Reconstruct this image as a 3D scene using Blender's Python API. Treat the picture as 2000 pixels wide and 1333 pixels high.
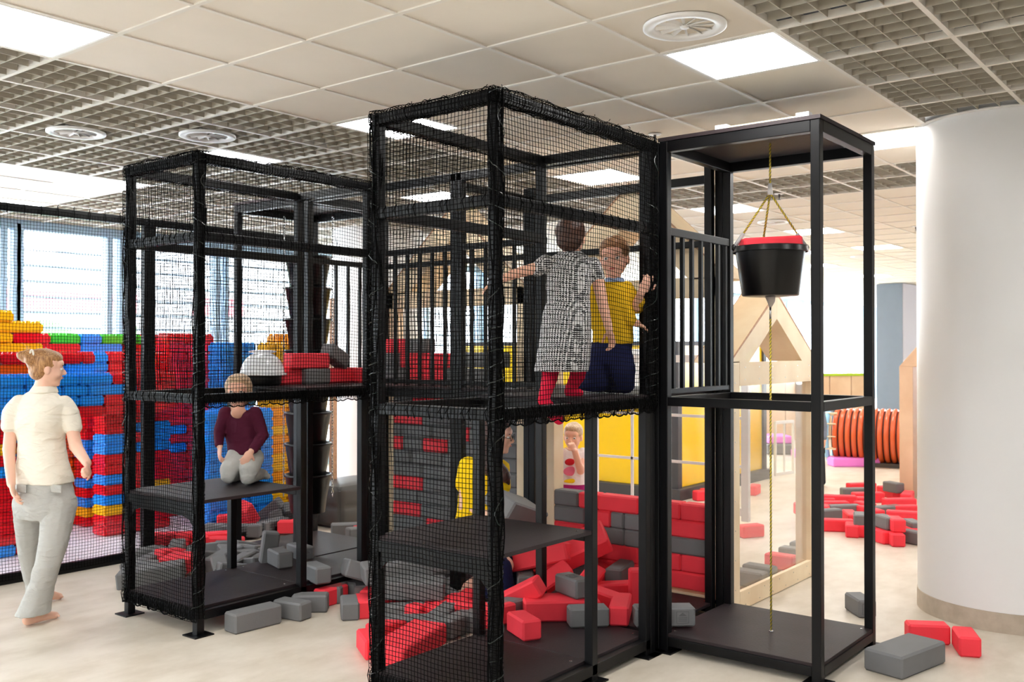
import bpy, bmesh, math, random
from mathutils import Vector, Matrix, Quaternion
import numpy as np
for o in list(bpy.data.objects): bpy.data.objects.remove(o)
SC = bpy.context.scene
COL = SC.collection
# ------------------------------------------------------------------ camera
F = 1900.0; YAW = math.radians(38.23); PIT = 0.00825; H = 1.70
fw = Vector((math.cos(YAW)*math.cos(PIT), math.sin(YAW)*math.cos(PIT), math.sin(PIT)))
rt = Vector((math.sin(YAW), -math.cos(YAW), 0.0))
up = rt.cross(fw)
cam = bpy.data.cameras.new('camera'); camo = bpy.data.objects.new('camera', cam); COL.objects.link(camo)
camo.matrix_world = Matrix.Translation((0, 0, H)) @ Matrix((rt, up, -fw)).transposed().to_4x4()
cam.sensor_width = 36.0; cam.lens = 36.0*F/2000.0; cam.clip_start = 0.05; cam.clip_end = 300
cam.dof.use_dof = True; cam.dof.focus_distance = 5.0; cam.dof.aperture_fstop = 4.0
SC.camera = camo
# ------------------------------------------------------------------ view, world, light
SC.view_settings.view_transform = 'Standard'; SC.view_settings.look = 'None'
SC.view_settings.gamma = 1.0; SC.view_settings.use_curve_mapping = False
SC.view_settings.exposure = 1.15
LIGHT_PANEL = 12.0; SKY = 6.5; LIGHT_ROOM = 1.25
w = bpy.data.worlds.new('world'); SC.world = w; w.use_nodes = True
bg = w.node_tree.nodes['Background']; bg.inputs[0].default_value = (0.93, 0.97, 1.0, 1); bg.inputs[1].default_value = SKY
# the lamp rows of the hall behind and beside the photographer
def area(name, loc, sx, sy, power, rot=(0, 0, 0), col=(1, .965, .92)):
    l = bpy.data.lights.new(name, 'AREA'); l.shape = 'RECTANGLE'; l.size = sx; l.size_y = sy; l.energy = power; l.color = col
    o = bpy.data.objects.new(name, l); COL.objects.link(o); o.location = loc; o.rotation_euler = rot; return o

def at(x, y, z=0.0):
    r = fw + rt*((x-1000)/F) + up*((666.5-y)/F); t = (z-H)/r.z
    return Vector((t*r.x, t*r.y, z))
def onX(x, y, X):
    r = fw + rt*((x-1000)/F) + up*((666.5-y)/F); t = X/r.x
    return Vector((X, t*r.y, H+t*r.z))
def onY(x, y, Y):
    r = fw + rt*((x-1000)/F) + up*((666.5-y)/F); t = Y/r.y
    return Vector((t*r.x, Y, H+t*r.z))
def P(x, y, d):
    r = fw + rt*((x-1000)/F) + up*((666.5-y)/F)
    return Vector((0, 0, H)) + r*d
def px_of(p):
    p = Vector(p)-Vector((0, 0, H)); d = p.dot(fw)
    return 1000+F*p.dot(rt)/d, 666.5-F*p.dot(up)/d

# ------------------------------------------------------------------ materials
def lin(c):
    return tuple(((v/255)/12.92 if v/255 <= 0.04045 else ((v/255+0.055)/1.055)**2.4) for v in c)
def mat(name, rgb, rough=0.6, metal=0.0, var=0.0, vscale=6.0, bump=0.0, bscale=200.0, spec=0.5, rgb2=None, coat=0.0, subs=0.0, obj=False):
    m = bpy.data.materials.new(name); m.use_nodes = True; nt = m.node_tree; n = nt.nodes; l = nt.links
    b = n['Principled BSDF']; c = lin(rgb)
    b.inputs['Base Color'].default_value = (*c, 1); b.inputs['Roughness'].default_value = rough; b.inputs['Metallic'].default_value = metal
    b.inputs['Specular IOR Level'].default_value = spec
    if coat: b.inputs['Coat Weight'].default_value = coat; b.inputs['Coat Roughness'].default_value = 0.1
    if subs:
        b.inputs['Subsurface Weight'].default_value = subs; b.inputs['Subsurface Radius'].default_value = (0.02, 0.008, 0.004)
    tc = n.new('ShaderNodeTexCoord')
    if var or rgb2:
        nz = n.new('ShaderNodeTexNoise'); nz.inputs['Scale'].default_value = vscale; nz.inputs['Detail'].default_value = 6
        l.new(tc.outputs['Object'], nz.inputs['Vector'])
        r = n.new('ShaderNodeMix'); r.data_type = 'RGBA'
        c2 = lin(rgb2) if rgb2 else tuple(v*(1-var) for v in c); c1 = c if rgb2 else tuple(min(1, v*(1+var)) for v in c)
        r.inputs[6].default_value = (*c1, 1); r.inputs[7].default_value = (*c2, 1)
        mr = n.new('ShaderNodeMapRange'); mr.inputs[1].default_value = 0.35; mr.inputs[2].default_value = 0.65
        l.new(nz.outputs[0], mr.inputs[0]); l.new(mr.outputs[0], r.inputs[0]); l.new(r.outputs[2], b.inputs['Base Color'])
    if bump:
        nb = n.new('ShaderNodeTexNoise'); nb.inputs['Scale'].default_value = bscale; nb.inputs['Detail'].default_value = 3
        l.new(tc.outputs['Object'], nb.inputs['Vector'])
        bp = n.new('ShaderNodeBump'); bp.inputs['Strength'].default_value = bump; bp.inputs['Distance'].default_value = 0.01
        l.new(nb.outputs[0], bp.inputs['Height']); l.new(bp.outputs[0], b.inputs['Normal'])
    return m
def emat(name, rgb, s):
    m = bpy.data.materials.new(name); m.use_nodes = True; nt = m.node_tree; nt.nodes.clear()
    e = nt.nodes.new('ShaderNodeEmission'); e.inputs[0].default_value = (*rgb, 1); e.inputs[1].default_value = s
    o = nt.nodes.new('ShaderNodeOutputMaterial'); nt.links.new(e.outputs[0], o.inputs[0]); return m
M = {}
M['black'] = mat('black_steel', (5, 5, 7), 0.42, 0.0, spec=0.26, var=.1, vscale=3)
M['cord'] = mat('net_cord', (4, 4, 4), 0.85, spec=.08)
M['green_cord'] = mat('green_lacing', (6, 30, 22), 0.35, spec=.7, rgb2=(4, 7, 7), vscale=45)
M['deck'] = mat('deck_board', (42, 33, 35), 0.55, spec=0.28, var=.18, vscale=4, bump=.12, bscale=90)
M['deck_edge'] = mat('deck_board_edge', (110, 92, 80), 0.6, var=.2, vscale=30)
M['coral'] = mat('coral_foam', (250, 62, 76), 0.6, var=.04, vscale=5, bump=.15, bscale=260, spec=.3)
M['grey'] = mat('grey_foam', (116, 116, 117), 0.6, var=.05, vscale=5, bump=.15, bscale=260, spec=.3)
M['coral_mark'] = mat('coral_foam_embossing', (220, 58, 70), 0.6)
M['grey_mark'] = mat('grey_foam_embossing', (90, 90, 91), 0.6)
M['red_p'] = mat('red_plastic', (226, 18, 32), 0.16, spec=.6, coat=.3)
M['blue_p'] = mat('blue_plastic', (30, 148, 246), 0.16, spec=.6, coat=.3)
M['yellow_p'] = mat('yellow_plastic', (250, 190, 22), 0.18, spec=.6, coat=.3)
M['orange_p'] = mat('orange_plastic', (250, 158, 20), 0.18, spec=.6, coat=.3)
M['orangered_p'] = mat('orange_red_plastic', (245, 90, 15), 0.18, spec=.6, coat=.3)
M['green_p'] = mat('green_plastic', (60, 196, 46), 0.18, spec=.6, coat=.3)
M['white_paint'] = mat('white_paint', (232, 231, 230), 0.45, var=.01, vscale=2)
M['tile'] = mat('ceiling_tile', (226, 217, 204), 0.9, var=.02, vscale=3, bump=.1, bscale=400)
M['lattice'] = mat('lattice_blade', (182, 174, 158), 0.5)
M['tbar'] = mat('ceiling_tbar', (224, 218, 208), 0.5)
M['plenum'] = mat('dark_plenum', (22, 22, 24), 0.9)
M['metal'] = mat('zinc', (200, 200, 200), 0.25, 1.0)
M['birch'] = mat('birch_plywood', (244, 224, 190), 0.5, rgb2=(234, 208, 170), vscale=4)
M['birch_edge'] = mat('birch_plywood_edge', (206, 160, 126), 0.6, rgb2=(180, 136, 104), vscale=40)
M['wood_tan'] = mat('tan_wood_panel', (238, 206, 174), 0.5, rgb2=(226, 190, 156), vscale=3)
M['rope_y'] = mat('yellow_rope', (214, 190, 60), 0.7)
M['rope_k'] = mat('dark_rope_strand', (50, 52, 60), 0.7)
M['bucket'] = mat('black_bucket_plastic', (7, 7, 8), 0.3, spec=.4)
M['yellow'] = mat('yellow_panel', (252, 208, 30), 0.18, spec=.5, coat=.2)
M['darkgrey'] = mat('dark_grey_trim', (62, 60, 62), 0.5)
M['greywall'] = mat('blue_grey_wall', (112, 120, 132), 0.7, var=.02)
M['lilacwall'] = mat('pale_lilac_wall', (206, 198, 206), 0.7)
M['leather'] = mat('grey_leatherette', (72, 70, 67), 0.42, spec=.4, bump=.1, bscale=120)
M['pink'] = mat('pink_foam', (236, 130, 226), 0.5)
M['lime'] = mat('lime_edge', (176, 208, 40), 0.5)
M['orange_t'] = mat('orange_tube_plastic', (212, 92, 48), 0.25, spec=.6)
M['cream'] = mat('cream_strap', (236, 222, 196), 0.6)
M['lblue'] = mat('pale_blue_rubber', (150, 205, 240), 0.4)
M['stone'] = mat('stone_skirting', (196, 182, 164), 0.5, rgb2=(178, 164, 146), vscale=12)
M['cap_white'] = mat('white_helmet_plastic', (236, 237, 240), 0.2, coat=.3)
M['winframe'] = mat('pale_blue_window_frame', (150, 176, 200), 0.5)
M['louvre'] = mat('grey_louvre', (176, 184, 190), 0.5)
M['glow'] = emat('lamp_diffuser', (1, .985, .96), LIGHT_PANEL)
M['glowframe'] = mat('lamp_frame', (240, 240, 240), 0.4)
def glass(name, tint=(1, 1, 1), rough=0.0, k=.55):
    m = bpy.data.materials.new(name); m.use_nodes = True; nt = m.node_tree; nt.nodes.clear()
    t = nt.nodes.new('ShaderNodeBsdfTransparent'); t.inputs[0].default_value = (*tint, 1)
    g = nt.nodes.new('ShaderNodeBsdfGlossy'); g.inputs['Roughness'].default_value = rough
    lw = nt.nodes.new('ShaderNodeLayerWeight'); lw.inputs['Blend'].default_value = .5
    pw = nt.nodes.new('ShaderNodeMath'); pw.operation = 'POWER'; pw.inputs[1].default_value = 4.0
    ml = nt.nodes.new('ShaderNodeMath'); ml.operation = 'MULTIPLY_ADD'; ml.inputs[1].default_value = k; ml.inputs[2].default_value = .035
    mx = nt.nodes.new('ShaderNodeMixShader'); o = nt.nodes.new('ShaderNodeOutputMaterial')
    nt.links.new(lw.outputs['Facing'], pw.inputs[0]); nt.links.new(pw.outputs[0], ml.inputs[0]); nt.links.new(ml.outputs[0], mx.inputs[0])
    nt.links.new(t.outputs[0], mx.inputs[1]); nt.links.new(g.outputs[0], mx.inputs[2]); nt.links.new(mx.outputs[0], o.inputs[0])
    return m
M['glass'] = glass('window_glass', (.95, .98, 1))
M['plexi'] = glass('plexiglass', (.98, .98, .98), 0.01, .9)

# ------------------------------------------------------------------ mesh helpers
class MB:
    def __init__(s): s.v = []; s.f = []; s.mi = []; s.cur = 0
    def add(s, vs, fs):
        b = len(s.v); s.v += [tuple(v) for v in vs]; s.f += [tuple(i+b for i in f) for f in fs]; s.mi += [s.cur]*len(fs); return s
    def mat(s, i): s.cur = i; return s
    def box(s, x0, x1, y0, y1, z0, z1):
        return s.add([(x0,y0,z0),(x1,y0,z0),(x1,y1,z0),(x0,y1,z0),(x0,y0,z1),(x1,y0,z1),(x1,y1,z1),(x0,y1,z1)],
                     [(3,2,1,0),(4,5,6,7),(0,1,5,4),(1,2,6,5),(2,3,7,6),(3,0,4,7)])
    def bar(s, p, q, wd, ht, upv=(0, 0, 1)):
        p = Vector(p); q = Vector(q); d = (q-p).normalized(); u = Vector(upv)
        if abs(d.dot(u)) > .99: u = Vector((1, 0, 0))
        a = d.cross(u).normalized()*(wd/2); u2 = a.cross(d).normalized()*(ht/2)
        vs = [p-a-u2, p+a-u2, p+a+u2, p-a+u2, q-a-u2, q+a-u2, q+a+u2, q-a+u2]
        return s.add(vs, [(0,1,2,3),(7,6,5,4),(4,5,1,0),(5,6,2,1),(6,7,3,2),(7,4,0,3)])
    def tube(s, pts, r, n=8, cap=True, closed=False):
        pts = [Vector(p) for p in pts]; k = len(pts); rr = r if isinstance(r, (list, tuple)) else [r]*k
        vs = []; prev = None
        for i, p in enumerate(pts):
            if closed: d = (pts[(i+1) % k]-pts[i-1]).normalized()
            else: d = (pts[min(i+1, k-1)]-pts[max(i-1, 0)]).normalized()
            if prev is None:
                a = d.orthogonal().normalized()
            else:
                a = (prev - d*prev.dot(d)).normalized()
            prev = a; b = d.cross(a)
            for j in range(n):
                t = 2*math.pi*j/n; vs.append(p + (a*math.cos(t)+b*math.sin(t))*rr[i])
        fs = []
        for i in range(k-1 if not closed else k):
            i2 = (i+1) % k
            for j in range(n):
                j2 = (j+1) % n; fs.append((i*n+j, i*n+j2, i2*n+j2, i2*n+j))
        if cap and not closed: fs += [tuple(range(n-1, -1, -1)), tuple((k-1)*n+j for j in range(n))]
        return s.add(vs, fs)
    def lathe(s, prof, c=(0, 0, 0), n=32, capb=True, capt=True):
        c = Vector(c); vs = []; k = len(prof)
        for r, z in prof:
            for j in range(n):
                t = 2*math.pi*j/n; vs.append(c+Vector((r*math.cos(t), r*math.sin(t), z)))
        fs = [(i*n+j, i*n+(j+1) % n, (i+1)*n+(j+1) % n, (i+1)*n+j) for i in range(k-1) for j in range(n)]
        if capb: fs.append(tuple(range(n-1, -1, -1)))
        if capt: fs.append(tuple((k-1)*n+j for j in range(n)))
        return s.add(vs, fs)
    def prism(s, poly, ax, a0, a1):
        """polygon (list of 2D) in the plane across axis ax ('x': (y,z); 'y': (x,z); 'z': (x,y)) swept a0..a1"""
        def g(p, a): return (a, p[0], p[1]) if ax == 'x' else ((p[0], a, p[1]) if ax == 'y' else (p[0], p[1], a))
        n = len(poly); vs = [g(p, a0) for p in poly]+[g(p, a1) for p in poly]
        fs = [tuple(range(n)), tuple(range(2*n-1, n-1, -1))]+[(i, n+i, n+(i+1) % n, (i+1) % n) for i in range(n)]
        return s.add(vs, fs)
    def ell(s, c, r, nu=16, nv=10, rot=None):
        c = Vector(c); vs = []; r = r if isinstance(r, (tuple, list, Vector)) else (r, r, r)
        for i in range(1, nv):
            ph = math.pi*i/nv
            for j in range(nu):
                t = 2*math.pi*j/nu; v = Vector((r[0]*math.sin(ph)*math.cos(t), r[1]*math.sin(ph)*math.sin(t), r[2]*math.cos(ph)))
                vs.append(c+(rot @ v if rot else v))
        a = Vector((0, 0, r[2])); b = -a
        vs += [c+(rot @ a if rot else a), c+(rot @ b if rot else b)]
        T = len(vs)-2; B = T+1; fs = []
        for i in range(nv-2):
            for j in range(nu): fs.append((i*nu+j, (i+1)*nu+j, (i+1)*nu+(j+1) % nu, i*nu+(j+1) % nu))
        for j in range(nu): fs.append((T, j, (j+1) % nu)); fs.append((B, (nv-2)*nu+(j+1) % nu, (nv-2)*nu+j))
        return s.add(vs, fs)
    def build(s, name, mats, parent=None, smooth=False, fixn=True, bevel=0, link=True):
        off = Vector((0, 0, 0)); pp = parent
        while pp is not None:
            if '_o' in pp.keys(): off = Vector(pp['_o']); break
            pp = pp.parent
        me = bpy.data.meshes.new(name)
        me.from_pydata([(v[0]-off.x, v[1]-off.y, v[2]-off.z) for v in s.v], [], s.f)
        if not isinstance(mats, (list, tuple)): mats = [mats]
        for m in mats: me.materials.append(m)
        if len(mats) > 1: me.polygons.foreach_set('material_index', s.mi)
        if smooth: me.polygons.foreach_set('use_smooth', [True]*len(me.polygons))
        if fixn:
            b = bmesh.new(); b.from_mesh(me); bmesh.ops.recalc_face_normals(b, faces=b.faces[:]); b.to_mesh(me); b.free()
        me.update()
        o = bpy.data.objects.new(name, me); COL.objects.link(o)
        if parent is not None: o.parent = parent
        if bevel:
            md = o.modifiers.new('bevel', 'BEVEL'); md.width = bevel; md.segments = 2; md.limit_method = 'ANGLE'
        return o
def smooth_by_angle(o, ang=40):
    me = o.data; b = bmesh.new(); b.from_mesh(me)
    for f in b.faces: f.smooth = True
    for e in b.edges:
        if len(e.link_faces) == 2 and e.calc_face_angle(0) > math.radians(ang): e.smooth = False
    b.to_mesh(me); b.free()
def tag(o, label, cat, group=None, kind=None):
    if label: o['label'] = label
    if cat: o['category'] = cat
    if group: o['group'] = group
    if kind: o['kind'] = kind
    return o
def thing(name, label, cat, loc=(0, 0, 0), group=None):
    o = bpy.data.objects.new(name, None); COL.objects.link(o); o.location = loc; o.empty_display_size = .1
    o['_o'] = tuple(float(v) for v in loc); return tag(o, label, cat, group)
def struct(o): o['kind'] = 'structure'; return o

# ------------------------------------------------------------------ ceiling
CZ = 3.146; TX0 = 2.98; TY0 = 1.775; T = 0.6
IMIN, IMAX, JMIN, JMAX = -9, 55, -16, 15
CX, CY = None, None
def cell_xy(i, j): return TX0+T*i, TY0+T*j
lights = [(-2,4),(2,0),(2,4),(2,7),(2,10),(2,13),(-2,0),(-2,-4),(2,-4),(6,-4),(-6,4),(-6,0),(6,0),(6,4),(6,7),(6,10),(10,4),(14,4),(18,4),(18,6),(22,7),(27,7),(10,0),(14,0),(18,0),(10,-4),(14,-4),(18,-4),(22,1)]  # last panels, behind and past the right column, are added to brighten the far hall
vents = [(1,0),(0,7),(1,6),(12,4),(12,6)]
ventsb = [(20,5),(26,5)]
def solid(i, j):
    if (i, j) in lights: return False
    if i >= 10: return True
    if i in (8, 9): return False
    if 0 <= j <= 4: return True
    if i < 3 and 10 <= j <= 13: return True
    return False
colc = P(1975, 682, 5.80+.5); colc = Vector((colc.x, colc.y, 0))
_dir = Vector((colc.x, colc.y, 0)).normalized(); colc = _dir*7.085; CR = .565
def build_ceiling():
    m = MB(); lt = MB(); tb = MB(); pl = MB()
    for i in range(IMIN, IMAX):
        j = JMIN
        while j < JMAX+1:
            if solid(i, j):
                j1 = j
                while j1 < JMAX+1 and solid(i, j1): j1 += 1
                x0, y0 = cell_xy(i, j); x1, y1 = cell_xy(i+1, j1); m.box(x0, x1, y0, y1, CZ+.003, CZ+.02); j = j1
            else: j += 1
    # open lattice in the tiles that are neither solid nor lamp
    for i in range(IMIN, 10):
        for j in range(JMIN, JMAX+1):
            if solid(i, j) or (i, j) in lights: continue
            x0, y0 = cell_xy(i, j)
            cx, cy = x0+.3, y0+.3
            d = cx*fw.x+cy*fw.y; l = cx*rt.x+cy*rt.y
            if d < .8 or abs(l) > d*.62+.6: continue
            for k in range(1, 5):
                a = x0+.12*k; b = y0+.12*k
                if (Vector((cx, cy, 0))-colc).length < 1.1:
                    # lattice cut short of the round column
                    for t in range(5):
                        for (p, q) in (((a, y0+.12*t), (a, y0+.12*t+.12)), ((x0+.12*t, b), (x0+.12*t+.12, b))):
                            mid = Vector(((p[0]+q[0])/2, (p[1]+q[1])/2, 0))
                            if (mid-colc).length > CR+.07: lt.box(min(p[0], q[0])-.002, max(p[0], q[0])+.002, min(p[1], q[1])-.002, max(p[1], q[1])+.002, CZ, CZ+.045)
                else:
                    lt.box(a-.002, a+.002, y0, y0+T, CZ, CZ+.045); lt.box(x0, x0+T, b-.002, b+.002, CZ, CZ+.045)
    for i in range(IMIN, IMAX+1):
        x = TX0+T*i; far = x > 15
        if abs(x-colc.x) < CR+.02:
            hh = math.sqrt((CR+.05)**2-(x-colc.x)**2)
            tb.box(x-.012, x+.012, cell_xy(0, JMIN)[1], colc.y-hh, CZ-.004, CZ+.03); tb.box(x-.012, x+.012, colc.y+hh, cell_xy(0, JMAX+1)[1], CZ-.004, CZ+.03)
        else: tb.box(x-.012, x+.012, cell_xy(0, JMIN)[1], cell_xy(0, JMAX+1)[1], CZ-.004, CZ+.03)
    for j in range(JMIN, JMAX+2):
        y = TY0+T*j
        if abs(y-colc.y) < CR+.02:
            hh = math.sqrt((CR+.05)**2-(y-colc.y)**2)
            tb.box(cell_xy(IMIN, 0)[0], colc.x-hh, y-.012, y+.012, CZ-.003, CZ+.03); tb.box(colc.x+hh, cell_xy(IMAX, 0)[0], y-.012, y+.012, CZ-.003, CZ+.03)
        else: tb.box(cell_xy(IMIN, 0)[0], cell_xy(IMAX, 0)[0], y-.012, y+.012, CZ-.003, CZ+.03)
    struct(m.build('ceiling', M['tile'], fixn=False))
    struct(lt.build('trim_1', M['lattice'], fixn=False)); struct(tb.build('trim_2', M['tbar'], fixn=False))
    pl.box(cell_xy(IMIN, 0)[0]-1, cell_xy(IMAX, 0)[0]+1, cell_xy(0, JMIN)[1]-1, 11.3, 3.62, 3.7)
    struct(pl.build('ceiling', M['plenum'], fixn=False))
build_ceiling()
def light_label(i, j):
    near = {(-2,4): 'square ceiling lamp panel at the top left corner of the photo', (2,0): 'large square ceiling lamp panel beside the round vent, above the hoist tower',
            (2,4): 'square ceiling lamp panel seen over the left corner of the right net tower', (2,7): 'square ceiling lamp panel over the top edge of the left net tower',
            (2,10): 'square ceiling lamp panel in the tiles left of the left net tower', (2,13): 'square ceiling lamp panel furthest left, close over the net fence beam',
            (6,0): 'square ceiling lamp panel half hidden by the white column', (6,4): 'square ceiling lamp panel seen through the net above the two children',
            (6,7): 'square ceiling lamp panel seen through the left side of the right net tower', (10,4): 'square ceiling lamp panel behind the ropes of the hanging bucket',
            (14,4): 'square ceiling lamp panel just right of the hanging bucket rim', (18,4): 'far square ceiling lamp panel behind the right post of the hoist tower',
            (18,6): 'far square ceiling lamp panel right beside the hanging bucket', (22,7): 'far square ceiling lamp panel below and behind the bucket rim', (27,7): 'distant square ceiling lamp panel above the dark wall'}
    near.update({(10,0): 'added square ceiling lamp panel nearest behind the right white column', (14,0): 'added second square ceiling lamp panel back behind the right white column', (22,1): 'added farthest square ceiling lamp panel hidden behind the right white column'}); near[(6,10)] = 'square ceiling lamp panel behind the roof of the chute tower'
    return near.get((i, j))
def ceiling_things():
    proto = None
    for (i, j) in lights:
        x0, y0 = cell_xy(i, j)
        lab = light_label(i, j)
        g = 'square ceiling lamp panels'
        if lab is None: lab = 'unseen square ceiling lamp panel beyond the edge of the photo'
        if proto is None:
            t = thing('ceiling_light', lab, 'ceiling light', (x0+.3, y0+.3, CZ), g)
            t['_o'] = (0, 0, 0)
            fr = MB()
            for a, b, c, d in ((-.288,.288,-.288,-.274),(-.288,.288,.274,.288),(-.288,-.274,-.274,.274),(.274,.288,-.274,.274)): fr.box(a, b, c, d, -.004, .012)
            fo = fr.build('frame', M['glowframe'], t); do = MB().box(-.274, .274, -.274, .274, 0, .01).build('diffuser', M['glow'], t)
            proto = (t, fo, do)
        else:
            t = proto[0].copy(); COL.objects.link(t); t.location = (x0+.3, y0+.3, CZ); t['label'] = lab
            for c in proto[1:]:
                q = c.copy(); COL.objects.link(q); q.parent = t
    proto = None
    vl = {(1,0): 'large round white swirl vent in the near ceiling tiles beside the lamp', (0,7): 'round white swirl vent in the open lattice, leftmost of the pair', (1,6): 'round white swirl vent in the open lattice above the left net tower',
          (12,4): 'round white swirl vent in the far tiles behind the bucket ropes', (12,6): 'round white swirl vent in the far tiles, just above the far railing', (20,5): 'small distant round ceiling vent right of the bucket', (26,5): 'small distant round ceiling vent near the grey wall'}
    for (i, j) in vents+ventsb:
        x0, y0 = cell_xy(i, j)
        if proto is None:
            t = thing('ceiling_vent', vl[(i, j)], 'air vent', (x0+.3, y0+.3, CZ), 'round ceiling vents'); t['_o'] = (0, 0, 0)
            ring = MB().lathe([(.285, 0), (.285, -.012), (.27, -.016), (.215, -.014), (.2, -.004), (.2, .01), (.285, .0)], n=48, capb=False, capt=False).build('rim', M['white_paint'], t, smooth=True)
            back = MB().lathe([(.2, .03), (.001, .03)], n=32, capb=False, capt=True).build('throat', M['plenum'], t)
            bl = MB()
            for k in range(12):
                a = 2*math.pi*k/12; ca, sa = math.cos(a), math.sin(a)
                tdir = Vector((-sa, ca, 0)); r0 = Vector((ca, sa, 0))
                w0, w1 = .012, .045
                a0 = r0*.03-tdir*w0+Vector((0, 0, -.006)); a1 = r0*.03+tdir*w0+Vector((0, 0, .012))
                b0 = r0*.198-tdir*w1*.7+Vector((0, 0, -.01)); b1 = r0*.198+tdir*w1*.35+Vector((0, 0, .02))
                e = Vector((0, 0, .003))
                bl.add([a0, a1, b1, b0, a0+e, a1+e, b1+e, b0+e], [(0,1,2,3),(7,6,5,4),(0,4,5,1),(1,5,6,2),(2,6,7,3),(3,7,4,0)])
            blo = bl.build('swirl_blades', M['white_paint'], t)
            hub = MB().lathe([(.001, -.014), (.03, -.012), (.034, .0), (.001, .01)], n=20).build('hub', M['white_paint'], t, smooth=True)
            proto = [t, ring, back, blo, hub]
            t.location.z = CZ-.001
            for c in proto[1:]:
                for v in c.data.vertices: v.co.x *= .65; v.co.y *= .65
        else:
            t = proto[0].copy(); COL.objects.link(t); t.location = (x0+.3, y0+.3, CZ-.001); t['label'] = vl[(i, j)]
            for c in proto[1:]:
                q = c.copy(); COL.objects.link(q); q.parent = t
ceiling_things()
# sprinklers
for (x, y, lab) in ((1279, 262, 'small ceiling sprinkler just above the corner where the two right towers meet'), (1522, 378, 'small ceiling sprinkler in the far lattice band between the bucket tower posts'), (1789, 442, 'small ceiling sprinkler in far tiles beside the column')):
    c = at(x, y, CZ)
    t = thing('sprinkler', lab, 'sprinkler', c, 'ceiling sprinklers')
    MB().lathe([(.045, -.001), (.04, -.006), (.012, -.008)], c, 16).build('collar', M['white_paint'], t, smooth=True)
    MB().lathe([(.009, -.008), (.009, -.03), (.004, -.045), (.004, -.055), (.016, -.056), (.016, -.059)], c, 12).build('nozzle', M['darkgrey'], t)

# ------------------------------------------------------------------ floor, walls, windows
def floor_mat():
    m = bpy.data.materials.new('beige_vinyl'); m.use_nodes = True; nt = m.node_tree; n = nt.nodes; l = nt.links; b = n['Principled BSDF']
    tc = n.new('ShaderNodeTexCoord'); n1 = n.new('ShaderNodeTexNoise'); n1.inputs['Scale'].default_value = 2.2; n1.inputs['Detail'].default_value = 8; n1.inputs['Roughness'].default_value = .62
    mp = n.new('ShaderNodeMapping'); mp.inputs['Scale'].default_value = (1, 1.6, 1); l.new(tc.outputs['Object'], mp.inputs[0]); l.new(mp.outputs[0], n1.inputs['Vector'])
    cr = n.new('ShaderNodeValToRGB'); cr.color_ramp.elements[0].position = .36; cr.color_ramp.elements[0].color = (*lin((200, 188, 170)), 1)
    cr.color_ramp.elements[1].position = .62; cr.color_ramp.elements[1].color = (*lin((218, 208, 193)), 1)
    l.new(n1.outputs[0], cr.inputs[0]); l.new(cr.outputs[0], b.inputs['Base Color']); b.inputs['Roughness'].default_value = .42; b.inputs['Specular IOR Level'].default_value = .4
    return m
struct(MB().box(-4, 36, -9, 11.3, -.05, 0).build('floor', floor_mat()))
# white floor of the brick pen
tag(MB().box(-1, 6.05, 7.30, 9.9, 0.0, .004).build('play_mat', mat('pale_mat', (226, 222, 230), .5)), 'pale smooth floor mat inside the net pen under the plastic bricks', 'mat')
WY = 11.1
def window_wall():
    fr = MB(); gl = MB(); lv = MB()
    X0, X1 = -3.0, 36.0
    fr.box(X0, X1, WY-.06, WY+.06, 3.04, 3.62); fr.box(X0, X1, WY-.06, WY+.08, 0, .35)
    n = 0
    xs = []
    for px in (2, 28, 34, 209, 234): xs.append(onY(px, 600, WY).x)
    x = xs[-1]+1.35; k = 0
    for a in xs: fr.box(a-.035, a+.035, WY-.07, WY+.07, .3, 3.1)
    while x < X1:
        fr.box(x-.035, x+.035, WY-.07, WY+.07, .3, 3.1)
        if k % 2 == 0: fr.box(x+.12, x+.17, WY-.07, WY+.07, .3, 3.1)
        x += 1.35; k += 1
    x = xs[0]-1.3
    while x > X0: fr.box(x-.035, x+.035, WY-.07, WY+.07, .3, 3.1); x -= 1.3
    o = struct(fr.build('window_1', M['winframe']))
    gl.box(X0, X1, WY-.005, WY+.005, .35, 3.04); struct(gl.build('pane', M['glass'], o))
    z = .45
    while z < 3.0:
        lv.box(X0, 14.5, WY+.55, WY+.60, z, z+.028); z += .186
    struct(lv.build('trim_3', M['louvre']))
window_wall()
wfm = MB()
for k in range(16): wfm.box(36, 36.1, -9+k*1.34-.035, -9+k*1.34+.035, 0, 3.1)
wfm.box(36, 36.1, -9, 11.1, 0, .35); wfm.box(36, 36.1, -9, 11.1, 3.05, 3.62)
o = struct(wfm.build('window_2', M['winframe'])); struct(MB().box(36.04, 36.05, -9, 11.1, .35, 3.05).build('pane', M['glass'], o))  # far end wall made all glass, added to let more daylight into the hall
struct(MB().box(-4.2, -4, -9, 11.3, 0, 3.62).build('wall_behind', M['white_paint']))
struct(MB().box(-4, 36, -9.2, -9, 0, 3.62).build('wall_right', M['white_paint']))
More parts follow.
